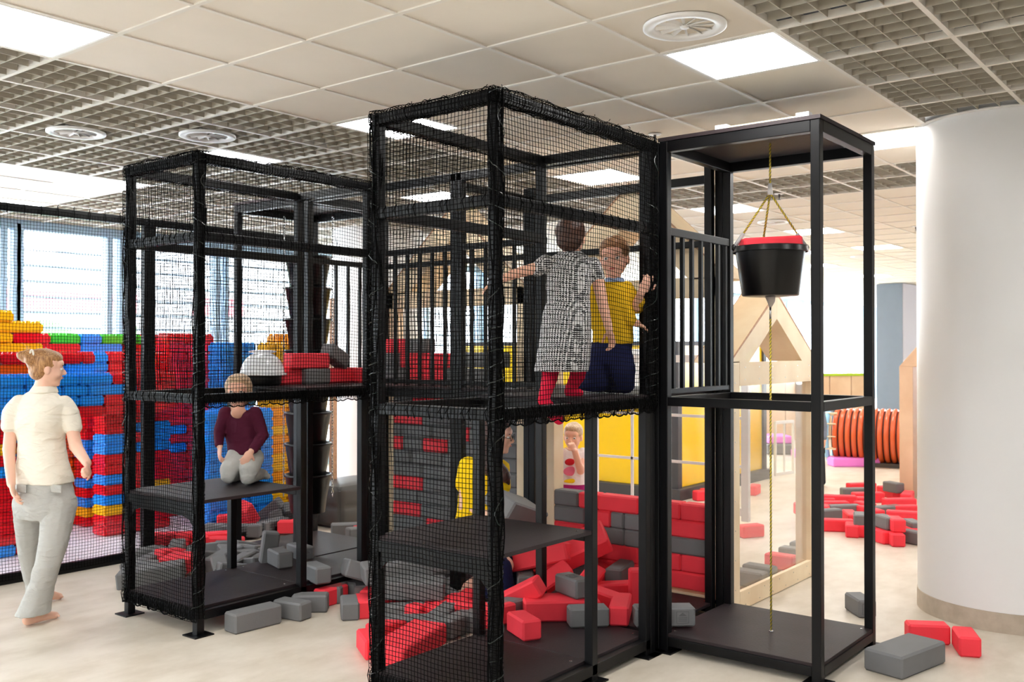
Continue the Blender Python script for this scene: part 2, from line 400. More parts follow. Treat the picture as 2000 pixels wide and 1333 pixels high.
# round columns
def column(cx, cy, r, lab, first=False):
    t = thing('round_column', lab, 'column', (cx, cy, 0), None)
    b = MB().lathe([(r, .12), (r, 3.6)], (cx, cy, 0), 72).build('shaft', M['white_paint'], t, smooth=True); smooth_by_angle(b)
    s = MB().lathe([(r+.004, 0), (r+.004, .118), (r-.002, .12)], (cx, cy, 0), 72).build('skirting', M['stone'], t, smooth=True); smooth_by_angle(s)
    if first:
        g = MB().lathe([(r+.002, CZ), (r+.035, CZ+.002), (r+.035, CZ+.012), (r+.002, CZ+.012)], (cx, cy, 0), 72, capb=False, capt=False).build('ceiling_ring', M['white_paint'], t, smooth=True)
column(colc.x, colc.y, CR, 'thick round white column with a stone skirting at the right edge', True)
c = P(738, 682, 12.0); column(c.x, c.y, .56, 'round white column seen between the two net towers behind the grey ottoman')
c = P(322, 682, 15.5); column(c.x, c.y, .42, 'pinkish white column behind the left net tower and the red bricks')
# dark corner wall on the right
wc = P(1763, 682, 21.2); wy = onX(1712, 682, wc.x).y
wb = struct(MB().box(wc.x, wc.x+5, wc.y, wy, 0, CZ-.01).build('wall_block', M['greywall'])); struct(MB().box(wc.x+.01, wc.x+5, wc.y-.012, wc.y-.001, 0, CZ-.01).build('wall_block_side', M['lilacwall']))

# ------------------------------------------------------------------ climbing frame
def kid(name, mb, m, t, bev=0.0):
    return mb.build(name, m, t, bevel=bev)
def B(*a): return MB().box(*a)
PW = .05
def post(t, x, y, z0=0.0, z1=2.87, foot=True, sx=1, sy=1):
    """square steel post with its outer corner at x,y growing by sx,sy"""
    x1, y1 = x+PW*sx, y+PW*sy
    o = kid('post', B(min(x,x1), max(x,x1), min(y,y1), max(y,y1), z0, z1), M['black'], t, .004)
    if foot:
        mb = MB().box(min(x,x1)-.04, max(x,x1)+.04, min(y,y1)-.04, max(y,y1)+.04, 0, .008)
        kid('foot_plate', mb, M['black'], o)
    return o
def railx(t, x0, x1, y, z, h=.055, w=.05, name='rail'): return kid(name, B(x0, x1, y, y+w, z-h, z), M['black'], t, .003)
def raily(t, y0, y1, x, z, h=.055, w=.05, name='rail'): return kid(name, B(x, x+w, y0, y1, z-h, z), M['black'], t, .003)
def deck(t, x0, x1, y0, y1, z, th=.018, holes=True):
    o = kid('deck_board', B(x0, x1, y0, y1, z-th, z), M['deck'], t, .002)
    b = MB()
    for (x, y) in ((x0+.07, y0+.05), (x1-.07, y0+.05), (x0+.07, y1-.05), (x1-.07, y1-.05)): b.lathe([(.008, z-.002), (.008, z+.002), (.001, z+.003)], (x, y, 0), 10)
    q = b.build('deck_bolts', M['metal'], t); q.parent = o
    return o
def cord_path(mb, pts, r):
    mb.tube(pts, r, 3, cap=False)
rn = random.Random(5)
def net(t, name, O, U, V, nu, nv, cell, r=.0017, sag=.006, nrm=None, step=3, skew=None, phase=0.0):
    """rectangular mesh: nu cells along U, nv cells along V (unit vectors)"""
    O = Vector(O); U = Vector(U); V = Vector(V); N = Vector(nrm) if nrm else U.cross(V)
    mb = MB()
    def pos(u, v):
        a = u*cell; b = v*cell
        wv = sag*(math.sin(a*9.0+b*3.1+phase)+.6*math.sin(b*11+a*2.3+phase*2))
        w2 = .0022*math.sin(b*23+a*5+phase)+.0028*math.sin(a*17+phase)*math.sin(b*7+1)
        du = w2; dv = .003*math.sin(a*13+phase)*math.sin(3.1416*min(1, max(0, u/nu)))
        if skew: dv += skew(a, b)
        return O+U*(a+du)+V*(b+dv)+N*wv
    for i in range(nu+1):
        ks = list(range(0, nv, step))+[nv]; cord_path(mb, [pos(i, k) for k in ks], r)
    for k in range(nv+1):
        ks = list(range(0, nu, step))+[nu]; cord_path(mb, [pos(i, k) for i in ks], r)
    return mb.build(name, M['cord'], t, fixn=False)
def wrap(t, p, q, hw, name='net_wrap', seed=1, bulge=.012, turn=.021):
    """net folded round a beam and laced"""
    p = Vector(p); q = Vector(q); d = (q-p); L = d.length; d.normalize(); z = Vector((0, 0, 1)); a = d.cross(z).normalized() if abs(d.z) < .9 else Vector((1, 0, 0)); b = a.cross(d)
    rr = random.Random(seed); mb = MB(); n = int(L/turn)
    def rad(s, th): return hw*1.16+bulge*.6*(.5+.5*math.sin(s*11+th*2+seed))*(.6+.4*math.sin(s*31+seed))
    for i in range(n+1):
        s = L*i/n; pts = []
        for k in range(11):
            th = 2*math.pi*k/11; rd = rad(s, th); c = max(abs(math.cos(th)), abs(math.sin(th))); rd *= min(1.22, 1/c)/1.12
            pts.append(p+d*(s+rr.uniform(-.004, .004))+a*math.cos(th)*rd+b*math.sin(th)*rd)
        mb.tube(pts, .0019, 3, cap=False, closed=True)
    for k in range(10):
        th = 2*math.pi*(k+.5)/10; c = max(abs(math.cos(th)), abs(math.sin(th)))
        pts = [p+d*(L*i/(n/2))+(a*math.cos(th)+b*math.sin(th))*rad(L*i/(n/2), th)*min(1.22, 1/c)/1.12 for i in range(n//2+1)]
        mb.tube(pts, .0019, 3, cap=False)
    ties = mb
    for i in range(int(L/.12)):
        s = .06+i*.12+rr.uniform(-.02, .02)
        if s > L: break
        c0 = p+d*s; R = hw*1.32+.004
        pts = [c0+(a*math.cos(th)+b*math.sin(th))*R for th in [2*math.pi*k/10 for k in range(10)]]
        ties.tube(pts, .0022, 4, cap=False, closed=True)
        e = c0+(b+a*rr.uniform(-.6, .6))*R; ties.tube([e, e+b*.010+a*rr.uniform(-.010, .010)+d*rr.uniform(-.012, .012)], .002, 3)
    return mb.build(name, M['cord'], t, fixn=False)
def lacing(t, x, y, z0, z1, R=.045, seed=0):
    """bunched net edge and green lacing cord running up a corner post"""
    rr = random.Random(seed); mb = MB()
    for k in range(9):
        a0 = rr.uniform(0, 6.28); ph = rr.uniform(0, 6); pts = []
        n = int((z1-z0)/.05)
        for i in range(n+1):
            z = z0+(z1-z0)*i/n; a = a0+.5*math.sin(z*5+ph); q = R*(.80+.22*math.sin(z*13+ph))
            pts.append((x+q*math.cos(a), y+q*math.sin(a), z))
        mb.tube(pts, .0035, 4, cap=False)
    n = int((z1-z0)/.022)
    for i in range(n):
        z = z0+(z1-z0)*i/n; ph = rr.uniform(-.3, .3)
        mb.tube([(x+R*(.9+.12*math.sin(z*9+k))*math.cos(k*.785+ph), y+R*(.9+.12*math.sin(z*9+k))*math.sin(k*.785+ph), z+.004*math.sin(k*1.5+i)) for k in range(8)], .0018, 3, cap=False, closed=True)
    o = mb.build('net_edge', M['cord'], t, fixn=False)
    g = MB(); pts = []; n = int((z1-z0)/.006)
    for i in range(n+1):
        z = z0+(z1-z0)*i/n; a = z*38*(1+.3*math.sin(z*4))+seed+1.6*math.sin(z*17+seed); q = R*(.93+.10*math.sin(z*33+seed))
        pts.append((x+q*math.cos(a), y+q*math.sin(a), z+rr.uniform(-.003, .003)))
    g.tube(pts, .0022, 4, cap=False)
    q = g.build('green_lacing_cord', M['green_cord'], t, fixn=False); q.parent = o; q['label'] = 'glinting dark green lacing cord'
    return o
def fringe(t, p, q, drop=.035, seed=3):
    """lower hem of the net gathered under a rail"""
    p = Vector(p); q = Vector(q); d = q-p; L = d.length; d.normalize(); rr = random.Random(seed); mb = MB()
    nrm = Vector((d.y, -d.x, 0)); n = int(L/.006); pts = []; pts2 = []
    for i in range(n+1):
        s = L*i/n; zz = -drop*(.45+.3*abs(math.sin(s*19+seed))+.25*abs(math.sin(s*53+1)))
        pts.append(p+d*s+nrm*(.012+.008*math.sin(s*43))+Vector((0, 0, zz)))
    mb.tube(pts, .004, 4, cap=False)
    for i in range(0, n, 2):
        s = L*i/n; a = p+d*(s+rr.uniform(-.006, .006))+nrm*.012+Vector((0, 0, .045)); mb.tube([a, a+nrm*.01+Vector((0, 0, -.03)), pts[i]], .0024, 3, cap=False)
    return mb.build('net_hem', M['cord'], t, fixn=False)
def gusset(t, x, y0, y1, z):
    """rounded steel bracket plate under a rail on an x = const face"""
    h = .11; pts = [(y0, z), (y1, z), (y1, z-h), (y1-.05, z-h*.55), (y1-.12, z-.045), (y0+.12, z-.045), (y0+.05, z-h*.55), (y0, z-h)]
    return kid('bracket_plate', MB().prism(pts, 'x', x+.01, x+.02), M['black'], t)

def net_tower(y0, label, zb, zl, seed):
    y1 = y0+.8; x0 = 3.37; xm = 4.145; x1 = 4.78
    t = thing('net_tower', label, 'climbing frame', (x0, y0, 0), 'net covered climbing towers')
    post(t, x0, y0); post(t, x0, y1, sy=-1); post(t, xm, y0, z1=1.38); post(t, xm, y1, z1=1.40, sy=-1)
    post(t, x1, y0, sx=-1); post(t, x1-.05, y0, z1=1.38, sx=-1); post(t, x1, y1, sx=-1, sy=-1)
    for z in (2.87, 2.40, 1.43, zb):
        raily(t, y0+.05, y1-.05, x0, z); railx(t, x0+.05, x1-.05, y0, z); railx(t, x0+.05, x1-.05, y1-.05, z)
    raily(t, y0+.05, y1-.05, x1-.05, 2.87); raily(t, y0+.05, y1-.05, x1-.05, zb)
    raily(t, y0, y1, xm, 1.43)
    raily(t, y0+.05, y1-.05, x0, zl-.02); railx(t, x0+.05, xm, y1-.05, zl-.02, h=.04); raily(t, y0+.05, y1-.05, xm, zl-.02, h=.04)
    gusset(t, x0, y0+.05, y1-.05, zl-.06)
    deck(t, x0+.005, xm+.01, y0+.005, y1-.01, zl, .02)
    deck(t, x0+.005, xm+.02, y0+.05, y1-.01, zb+.015); deck(t, xm+.024, x1, y0+.05, y1-.01, zb+.015)
    deck(t, xm+.045, x1+.04, y0+.01, y1-.01, 1.445)
    c = .0225
    net(t, 'net', (x0-.012, y0-.01, zb-.06), (0, 1, 0), (0, 0, 1), int(.82/c), int((2.87-zb+.06)/c), c, nrm=(1, 0, 0), phase=seed)
    net(t, 'net', (x0-.01, y0-.012, 1.37), (1, 0, 0), (0, 0, 1), int(1.43/c), int(1.5/c), c, nrm=(0, 1, 0), phase=seed+1, skew=lambda a, b: -.05*max(0, a-.7)*math.sin(b*1.9)*(a-.7)*2)
    net(t, 'net', (x0-.01, y1+.012, 1.37), (1, 0, 0), (0, 0, 1), int(1.43/c), int(1.5/c), c, nrm=(0, 1, 0), phase=seed+2)
    wrap(t, (x0+.012, y0, 2.845), (x0+.012, y1, 2.845), .03, seed=seed+1, bulge=.018); wrap(t, (x0, y0+.012, 2.845), (x1, y0+.012, 2.845), .03, seed=seed+2, bulge=.018)
    wrap(t, (x0, y1-.012, 2.845), (x1, y1-.012, 2.845), .028, seed=seed+3, bulge=.008)
    lacing(t, x0+.016, y0+.014, zb-.04, 2.87, .038, seed); lacing(t, x0+.016, y1-.016, zb-.06, 2.87, .036, seed+4); lacing(t, x1-.02, y0+.012, 1.40, 2.87, .04, seed+6)
    fringe(t, (x0, y0, 1.38), (x1, y0, 1.38), seed=seed); fringe(t, (x0, y1, zb-.02), (x0, y0, zb-.02), .04, seed=seed+2)
    for z in (1.405, 2.37):
        rr = random.Random(int(seed*7+z)); ties = MB()
        for i in range(11):
            yy = y0+.05+i*.07+rr.uniform(-.02, .02); ties.tube([(x0-.016, yy, z-.034), (x0-.022, yy+.006, z), (x0-.014, yy, z+.032), (x0-.02, yy+.02, z-.002)], .0025, 4)
        for i in range(16):
            xx = x0+.06+i*.086+rr.uniform(-.02, .02); ties.tube([(xx, y0-.016, z-.034), (xx+.006, y0-.022, z), (xx, y0-.014, z+.032), (xx+.02, y0-.02, z-.002)], .0025, 4)
        ties.build('net_ties', M['cord'], t, fixn=False)['kind'] = 'stuff'
    return t
tN = net_tower(2.745, 'black net covered climbing tower in the middle, with two children standing on its upper deck', .09, .775, 1)
tA = net_tower(5.02, 'black net covered climbing tower on the left, with a child kneeling on its step deck', .145, .80, 9)

def bars_y(t, y0, y1, x, z0, z1, n, name='baluster'):
    for k in range(1, n): 
        y = y0+(y1-y0)*k/n; kid(name, B(x+.01, x+.03, y-.01, y+.01, z0, z1), M['black'], t)
def bars_x(t, x0, x1, y, z0, z1, n, name='baluster'):
    for k in range(1, n):
        x = x0+(x1-x0)*k/n; kid(name, B(x-.01, x+.01, y+.01, y+.03, z0, z1), M['black'], t)
# bridge between the towers
tB = thing('deck_bridge', 'black railed deck bridge behind the two net towers, joining them', 'climbing frame', (4.83, 2.80, 0))
for x in (4.83, 5.63):
    for y in (2.75, 4.23, 4.28, 5.77): post(tB, x, y)
post(tB, 4.782, 2.80); post(tB, 5.58, 2.80)
for x in (4.83, 5.63):
    for (a, b) in ((2.85, 4.23), (4.33, 5.77)):
        raily(tB, a, b, x, 1.425); raily(tB, a, b, x, .085)
raily(tB, 2.85, 5.77, 4.83, 2.87); raily(tB, 2.85, 4.23, 5.63, 2.81); railx(tB, 4.88, 5.63, 4.255, 2.81); railx(tB, 4.88, 5.63, 5.77, 2.87)
railx(tB, 4.88, 5.63, 4.255, 1.41); railx(tB, 4.88, 5.63, 5.77, 1.425)
raily(tB, 3.56, 5.0, 4.835, 2.395, h=.04, w=.04, name='handrail'); raily(tB, 2.85, 5.77, 5.635, 2.395, h=.04, w=.04, name='handrail'); railx(tB, 4.88, 5.63, 5.775, 2.395, h=.04, w=.04, name='handrail')
raily(tB, 3.56, 5.0, 4.835, 1.49, h=.03, w=.04, name='handrail')
bars_y(tB, 3.45, 4.28, 4.835, 1.45, 2.36, 7); bars_y(tB, 4.28, 5.10, 4.835, 1.45, 2.36, 7); bars_x(tB, 4.88, 5.63, 5.775, 1.45, 2.36, 6)
for (a, b) in ((2.81, 4.27), (4.29, 5.81)): deck(tB, 4.835, 5.675, a, b, 1.445)
for (a, b) in ((2.81, 3.54), (3.545, 4.27), (4.29, 5.0), (5.005, 5.81)): deck(tB, 4.835, 5.675, a, b, .103)
# hoist tower
def hoist_frame(t, x0, x1, y0, y1, zt, midz, back):
    for (x, y, sx, sy) in ((x0, y0, 1, 1), (x0, y1, 1, -1), (x1, y0, -1, 1), (x1, y1, -1, -1)): post(t, x, y, z1=zt, sx=sx, sy=sy)
    for z, h in ((zt, .06), (midz, .05), (.085, .05)):
        raily(t, y0+.05, y1-.05, x0, z, h); raily(t, y0+.05, y1-.05, x1-.05, z, h); railx(t, x0+.05, x1-.05, y0, z, h); railx(t, x0+.05, x1-.05, y1-.05, z, h)
tT = thing('hoist_tower', 'tall open black steel hoist tower on the right with a bucket hanging inside', 'climbing frame', (4.83, 1.82, 0))
hoist_frame(tT, 4.83, 5.68, 1.82, 2.745, 2.87, 1.43, 0)
kid('roof_board', B(4.825, 5.685, 1.815, 2.75, 2.872, 2.892), M['deck'], tT)
deck(tT, 4.835, 5.675, 1.825, 2.74, .103)
railx(tT, 4.88, 5.63, 2.70, 2.39, h=.045, w=.03, name='handrail'); railx(tT, 4.88, 5.63, 2.70, 1.475, h=.03, w=.03, name='handrail')
for x in (4.935, 5.045, 5.16, 5.275, 5.39, 5.50, 5.60): kid('baluster', B(x-.011, x+.011, 2.705, 2.727, 1.45, 2.36), M['black'], tT)
b = MB()
for (x, y) in ((5.0, 2.2), (5.1, 2.13), (5.0, 2.0), (5.25, 1.9)): b.lathe([(.012, 2.868), (.012, 2.862), (.001, 2.860)], (x, y, 0), 12)
b.build('roof_bolts', M['metal'], tT)
# aluminium profile lying on the roof of the hoist tower
q = P(1470, 236, 5.3)
t = thing('pulley_bar', 'yellowish bar with white end fittings lying on the hoist tower roof', 'bar', (4.9, 1.9, 2.893))
MB().box(4.90, 4.93, 1.95, 2.38, 2.893, 2.918).build('bar', mat('yellowed_bar', (232, 220, 180), .5), t)
for y in (1.90, 2.36): MB().box(4.89, 4.94, y, y+.07, 2.893, 2.93).build('end_fitting', M['white_paint'], t)
# chute tower
tC = thing('chute_tower', 'open black steel tower behind the left net tower with a hanging chute of buckets', 'climbing frame', (4.83, 5.83, 0))
hoist_frame(tC, 4.83, 5.68, 5.83, 6.70, 2.87, 1.43, 0)
kid('roof_board', B(4.825, 5.685, 5.825, 6.705, 2.872, 2.892), M['deck'], tC)
deck(tC, 4.835, 5.675, 5.84, 6.69, .103)

# net fence of the brick pen
tF = thing('net_fence', 'tall black net fence on a floor rail in front of the plastic brick wall', 'fence', (1.0, 7.24, 0))
xf0, xf1 = 1.4, 6.12
kid('bottom_rail', B(xf0, xf1, 7.21, 7.26, 0, .075), M['black'], tF, .003); kid('top_rail', B(xf0, xf1, 7.21, 7.26, 2.70, 2.76), M['black'], tF, .003)
for x in (4.36, 4.41, 6.07): kid('post', B(x, x+.05, 7.24, 7.29, 0, 2.72), M['black'], tF)
net(tF, 'net', (xf0, 7.20, .03), (1, 0, 0), (0, 0, 1), int(4.72/.0235), int(2.72/.0235), .0235, r=.0017, nrm=(0, 1, 0), phase=4, sag=.004)
m = MB()
for i in range(40):
    x = xf0+.1+i*.125; m.tube([(x, 7.2, 2.69), (x+.003, 7.195, 2.73), (x, 7.205, 2.772), (x+.01, 7.21, 2.785)], .003, 4)
m.build('net_ties', M['cord'], tF, fixn=False)['kind'] = 'stuff'

# ------------------------------------------------------------------ foam building blocks
FB = {'M': (.335, .125, .12), 'L': (.345, .115, .112), 'H': (.23, .115, .112), 'Q': (.23, .23, .112), 'B': (.45, .22, .118), 'S': (.115, .115, .112)}
def chamfer_mesh(name, size, ch, m):
    b = bmesh.new(); bmesh.ops.create_cube(b, size=1)
    for v in b.verts: v.co = Vector((v.co.x*size[0], v.co.y*size[1], v.co.z*size[2]))
    bmesh.ops.bevel(b, geom=b.edges[:]+b.verts[:], offset=ch, segments=1, affect='EDGES')
    me = bpy.data.meshes.new(name); b.to_mesh(me); b.free(); me.materials.append(m)
    me.polygons.foreach_set('use_smooth', [True]*len(me.polygons))
    me.set_sharp_from_angle(angle=math.radians(25))
    return me
FM = {}
for k, sz in FB.items():
    for c in ('coral', 'grey'): FM[(k, c)] = chamfer_mesh('foam_block_'+c, sz, .011, M[c])
fblocks = []   # (object, region, colour, kind)
def fb(kind, colour, c, yaw=0.0, R=None, region=''):
    o = bpy.data.objects.new('foam_block', FM[(kind, colour)]); COL.objects.link(o)
    q = R.to_matrix().to_4x4() if isinstance(R, Quaternion) else (R if R is not None else Matrix.Identity(4))
    o.matrix_world = Matrix.Translation(c) @ Matrix.Rotation(math.radians(yaw), 4, 'Z') @ q
    fblocks.append((o, region, colour, kind)); return o
def mark(o, face, kind, colour):
    """the embossed maker's plate: a frame with a little roof and lines, on one face of the block"""
    sz = FB[kind]; mb = MB(); e = .0015
    def rc(x0, x1, y0, y1):
        if face == '+y': mb.box(x0, x1, sz[1]/2-.001, sz[1]/2+e, y0, y1)
        elif face == '-y': mb.box(-x1, -x0, -sz[1]/2-e, -sz[1]/2+.001, y0, y1)
        elif face == '-x': mb.box(-sz[0]/2-e, -sz[0]/2+.001, x0, x1, y0, y1)
        elif face == '+x': mb.box(sz[0]/2-.001, sz[0]/2+e, -x1, -x0, y0, y1)
        else: mb.box(x0, x1, y0, y1, sz[2]/2-.001, sz[2]/2+e)
    cx = 0 if face in ('-x', '+x', 'top') else -(sz[0]/2-.075)
    w_, h_ = .036, .034
    for a in ((cx-w_, cx+w_, -h_, -h_+.003), (cx-w_, cx+w_, h_-.003, h_), (cx-w_, cx-w_+.003, -h_, h_), (cx+w_-.003, cx+w_, -h_, h_)): rc(*a)
    for k in range(6): rc(cx-.022+.0037*k, cx+.022-.0037*k, .008+.0032*k, .0105+.0032*k)
    for k in range(3): rc(cx-.026, cx+.026, -.004-.009*k, -.0005-.009*k)
    q = mb.build('embossed_mark', M[colour+'_mark'], None); q.parent = o; return q
def fbp(kind, colour, x, y, zb, yaw, region, h=None, R=None):
    hh = FB[kind][2] if h is None else h
    return fb(kind, colour, at(x, y, zb+hh/2), yaw, R, region)
def lean(kind, colour, a, b, roll, region):
    """block whose long axis runs from point a to point b"""
    a = Vector(a); b = Vector(b); X = (b-a).normalized(); Z = Vector((0, 0, 1)); Z = (Z-X*Z.dot(X)).normalized(); Y = Z.cross(X)
    m = Matrix((X, Y, Z)).transposed().to_4x4() @ Matrix.Rotation(math.radians(roll), 4, 'X')
    o = bpy.data.objects.new('foam_block', FM[(kind, colour)]); COL.objects.link(o); o.matrix_world = Matrix.Translation((a+b)/2) @ m
    fblocks.append((o, region, colour, kind)); return o
R1 = 'on the floor before the left tower'
o = fbp('M', 'grey', 495, 1207, 0, -3, R1)
fbp('L', 'coral', 503, 1181, .02, -6, R1).location += Vector((.02, .06, 0))
fbp('H', 'grey', 571, 1190, 0, 100, R1); o = fbp('H', 'grey', 606, 1177, 0, -48, R1)
fbp('Q', 'coral', 634, 1160, 0, 5, R1)
o = fbp('H', 'grey', 618, 1128, .115, 75, R1); o.location.z += .03
fbp('H', 'grey', 683, 1187, 0, 50, R1); fbp('H', 'coral', 712, 1184, 0, 52, R1); fbp('H', 'grey', 697, 1166, 0, 50, R1).location += Vector((.14, .1, .0))
fbp('L', 'grey', 668, 1152, 0, 25, R1); fbp('L', 'grey', 700, 1143, 0, 22, R1)
lean('B', 'grey', at(716, 1120, .26), at(690, 1112, .10), 18, R1)
fbp('H', 'coral', 728, 1163, 0, 30, R1)
R2 = 'on the left tower base boards'
Z2 = .16
o = fbp('H', 'grey', 547, 1090, Z2, 72, R2); o = fbp('H', 'grey', 526, 1070, Z2, 60, R2, h=.2, R=Matrix.Rotation(math.radians(90), 4, 'Y')@Matrix.Rotation(math.radians(8), 4, 'Z'))
o = fbp('H', 'grey', 586, 1079, Z2-.02, 78, R2); mark(o, '-x', 'H', 'grey')
R3 = 'in the heap behind the left tower'
lean('L', 'coral', at(474, 985, .30), at(496, 1022, .06), 25, R3); lean('L', 'grey', at(502, 1018, .05), at(543, 985, .22), 10, R3)
lean('H', 'grey', at(531, 1008, .16), at(556, 1012, .06), -20, R3); lean('H', 'grey', at(556, 1018, .04), at(570, 985, .24), 0, R3)
o = fbp('L', 'grey', 472, 1037, 0.02, -50, R3); fbp('H', 'grey', 424, 1036, .02, -60, R3); fbp('L', 'grey', 533, 1027, .02, 12, R3); fbp('L', 'grey', 556, 1012, .02, -20, R3)
fbp('L', 'coral', 462, 1017, .06, -40, R3); fbp('H', 'coral', 568, 1029, .02, -48, R3); fbp('H', 'coral', 592, 1024, .02, 10, R3); fbp('H', 'coral', 425, 1012, .0, 30, R3)
fbp('L', 'coral', 436, 1062, .0, -60, R3); fbp('L', 'coral', 428, 1052, .02, -30, R3)
rr = random.Random(11)
for (x, y) in ((413,1095),(428,1100),(445,1094),(462,1083),(480,1092),(497,1085),(515,1098),(438,1080),(470,1105),(490,1108),(410,1078),(455,1120),(430,1115),(478,1075),(508,1082)):
    fbp('L' if rr.random() < .5 else 'H', 'grey', x, y, .0, rr.uniform(-90, 90), R3, R=Matrix.Rotation(math.radians(rr.uniform(-16, 16)), 4, 'Y')@Matrix.Rotation(math.radians(rr.uniform(-12, 12)), 4, 'X')).location.z += .015
R4 = 'heaped behind the left tower side net'
for (k, c, x, y, yaw, dz) in (('B','grey',296,1128,-40,.02),('Q','coral',352,1112,30,.05),('H','coral',332,1094,10,.03),('L','coral',326,1068,-20,.06),('H','coral',385,1062,80,.03),('L','grey',296,1098,20,.0),('H','grey',345,1078,50,.02),('L','grey',280,1112,-70,.0),('H','grey',310,1082,70,.0),('L','grey',352,1090,-40,.0),('H','grey',372,1090,20,.0),('L','grey',392,1098,-20,.0),('H','grey',280,1085,-20,.0),('H','coral',300,1066,60,.0),('L','grey',360,1060,10,.0)):
    fbp(k, c, x, y, 0, yaw, R4, R=Matrix.Rotation(math.radians(rr.uniform(-8, 8)), 4, 'Y')).location.z += dz
R5 = 'on the floor by the grey ottoman'
fbp('L', 'grey', 684, 1034, 0, -40, R5); fbp('H', 'grey', 702, 1042, 0, -20, R5); fbp('H', 'coral', 716, 1039, 0, -20, R5)
R6 = 'heaped behind the middle tower side net'
for (k, c, x, y, zb, yaw) in (('B','grey',800,1148,.12,-50),('B','grey',775,1112,.20,-35),('L','grey',742,1118,.0,10),('L','grey',755,1100,.02,35),('H','coral',742,1165,.0,35),('H','coral',838,1168,.0,-20),('H','grey',872,1168,.02,60),('L','grey',778,1198,.0,-46),('L','coral',832,1193,.0,12),('L','coral',872,1190,.01,10),('L','coral',905,1180,.02,20),('H','coral',925,1196,.02,-60),
    ('L','grey',800,1222,.0,-44),('L','grey',860,1210,.0,15),('L','coral',762,1232,.0,8),('B','coral',800,1258,.02,12),('L','grey',838,1240,.0,8),('L','grey',895,1218,.0,12),('H','grey',930,1210,.0,20),('H','coral',724,1258,.0,60),('L','grey',842,1130,.02,-20),('H','grey',835,1180,.0,70),('H','grey',875,1150,.0,10),('L','grey',770,1072+20,.02,-40),('L','grey',840,1100,.0,-45),('L','coral',790,1180,.0,-20)):
    fbp(k, c, x, y, zb, yaw, R6, R=Matrix.Rotation(math.radians(rr.uniform(-6, 6)), 4, 'Y'))
R7 = 'on base boards under the two children'
Z7 = .105
o = fbp('H', 'coral', 1023, 1222, Z7, 62, R7)
lean('L', 'coral', at(985, 1178, .16), at(1038, 1152, .26), 12, R7)
o = fbp('B', 'coral', 1094, 1186, Z7, -46, R7); o = fbp('H', 'grey', 1148, 1203, Z7, -44, R7); o = fbp('H', 'grey', 1119, 1144, Z7+.12, 70, R7, R=Matrix.Rotation(0, 4, 'X')); mark(o, 'top', 'H', 'grey')
fbp('L', 'coral', 1212, 1190, Z7, 28, R7); o = fbp('L', 'grey', 1296, 1202, Z7+.01, -48, R7); mark(o, '-y', 'L', 'grey')
lean('H', 'coral', at(1070, 1140, .2), at(1098, 1120, .26), 45, R7); lean('H', 'coral', at(1140, 1148, .2), at(1160, 1122, .26), 30, R7)
o = fbp('L', 'grey', 1101, 1107, Z7+.1, -48, R7); mark(o, '-y', 'L', 'grey')
lean('B', 'coral', at(1012, 1100, .28), at(1095, 1082, .36), -12, R7)
fbp('L', 'grey', 992, 1126, Z7, -40, R7); o = fbp('H', 'grey', 1026, 1136, Z7+.03, 40, R7); mark(o, 'top', 'H', 'grey')
fbp('L', 'grey', 1068, 1150, Z7, -30, R7); fbp('L', 'coral', 1030, 1185, Z7-.02, -30, R7); fbp('H', 'grey', 990, 1190, Z7, -10, R7); fbp('H', 'coral', 968, 1200, Z7, -10, R7)
fbp('L', 'coral', 1198, 1133, Z7, -32, R7); fbp('L', 'coral', 1202, 1155, Z7, -42, R7); fbp('H', 'coral', 1247, 1148, Z7, 40, R7, h=.22, R=Matrix.Rotation(math.radians(90), 4, 'Y'))
fbp('L', 'grey', 1212, 1118, Z7+.05, 15, R7); fbp('L', 'coral', 1170, 1118, Z7, 60, R7); fbp('L', 'coral', 1195, 1105, Z7, 85, R7); fbp('L', 'coral', 1235, 1112, Z7, 88, R7)
lean('B', 'coral', at(1100, 1085, .34), at(1150, 1062, .42), 30, R7); lean('L', 'coral', at(1160, 1072, .30), at(1188, 1100, .2), 40, R7); lean('L', 'coral', at(1110, 1060, .4), at(1165, 1050, .38), 10, R7)
fbp('H', 'grey', 1140, 1095, Z7+.08, 60, R7); fbp('L', 'coral', 1135, 1160, Z7, 30, R7); fbp('L', 'coral', 1175, 1170, Z7, 70, R7); fbp('L','coral',1060,1120,Z7,20,R7); fbp('L','coral',1130,1110,Z7,-70,R7)
R8 = 'on the open floor behind the hoist tower'
RX = [('L','coral',1682,953,-40,0),('L','grey',1672,963,-48,0),('L','coral',1695,972,-46,0),('L','coral',1668,981,-62,0),('H','coral',1689,992,60,0),('L','coral',1620,980,20,0),('L','coral',1640,978,-60,.02),('L','coral',1624,990,-50,0),
 ('L','grey',1647,997,-44,.0),('H','grey',1620,1006,-30,.05),('L','coral',1662,1012,30,0),('H','grey',1680,1015,20,.09),('L','coral',1630,1026,-62,0),('H','coral',1664,1035,20,0),('H','coral',1686,1035,20,0),('H','grey',1729,1020,50,.112),('H','coral',1722,1047,50,0),
 ('H','coral',1750,1024,30,.112),('H','coral',1749,1052,30,0),('L','coral',1756,984,-46,0),('L','coral',1760,998,-50,0),('L','coral',1768,1010,-72,0),('L','grey',1731,999,-30,0),('H','coral',1778,1042,50,0),('H','grey',1786,1050,70,0),('H','grey',1782,1029,40,.05),
 ('L','coral',1737,962,50,0),('H','coral',1751,964,20,0),('H','grey',1745,952,60,.08),('H','coral',1610,998,10,0),('L','coral',1700,1003,50,0),('L','coral',1706,1030,70,0),('H','coral',1374,968,-30,0),('H','coral',1385,966,60,0),('H','coral',1472,957,10,0),('H','coral',1466,1037,-30,0),('H','coral',1572,1010,20,0),('H','coral',1568,996,40,.1),('L','coral',1772,972,10,0)]  # the stacked coral pair before the last block stands in for a plexiglass reflection
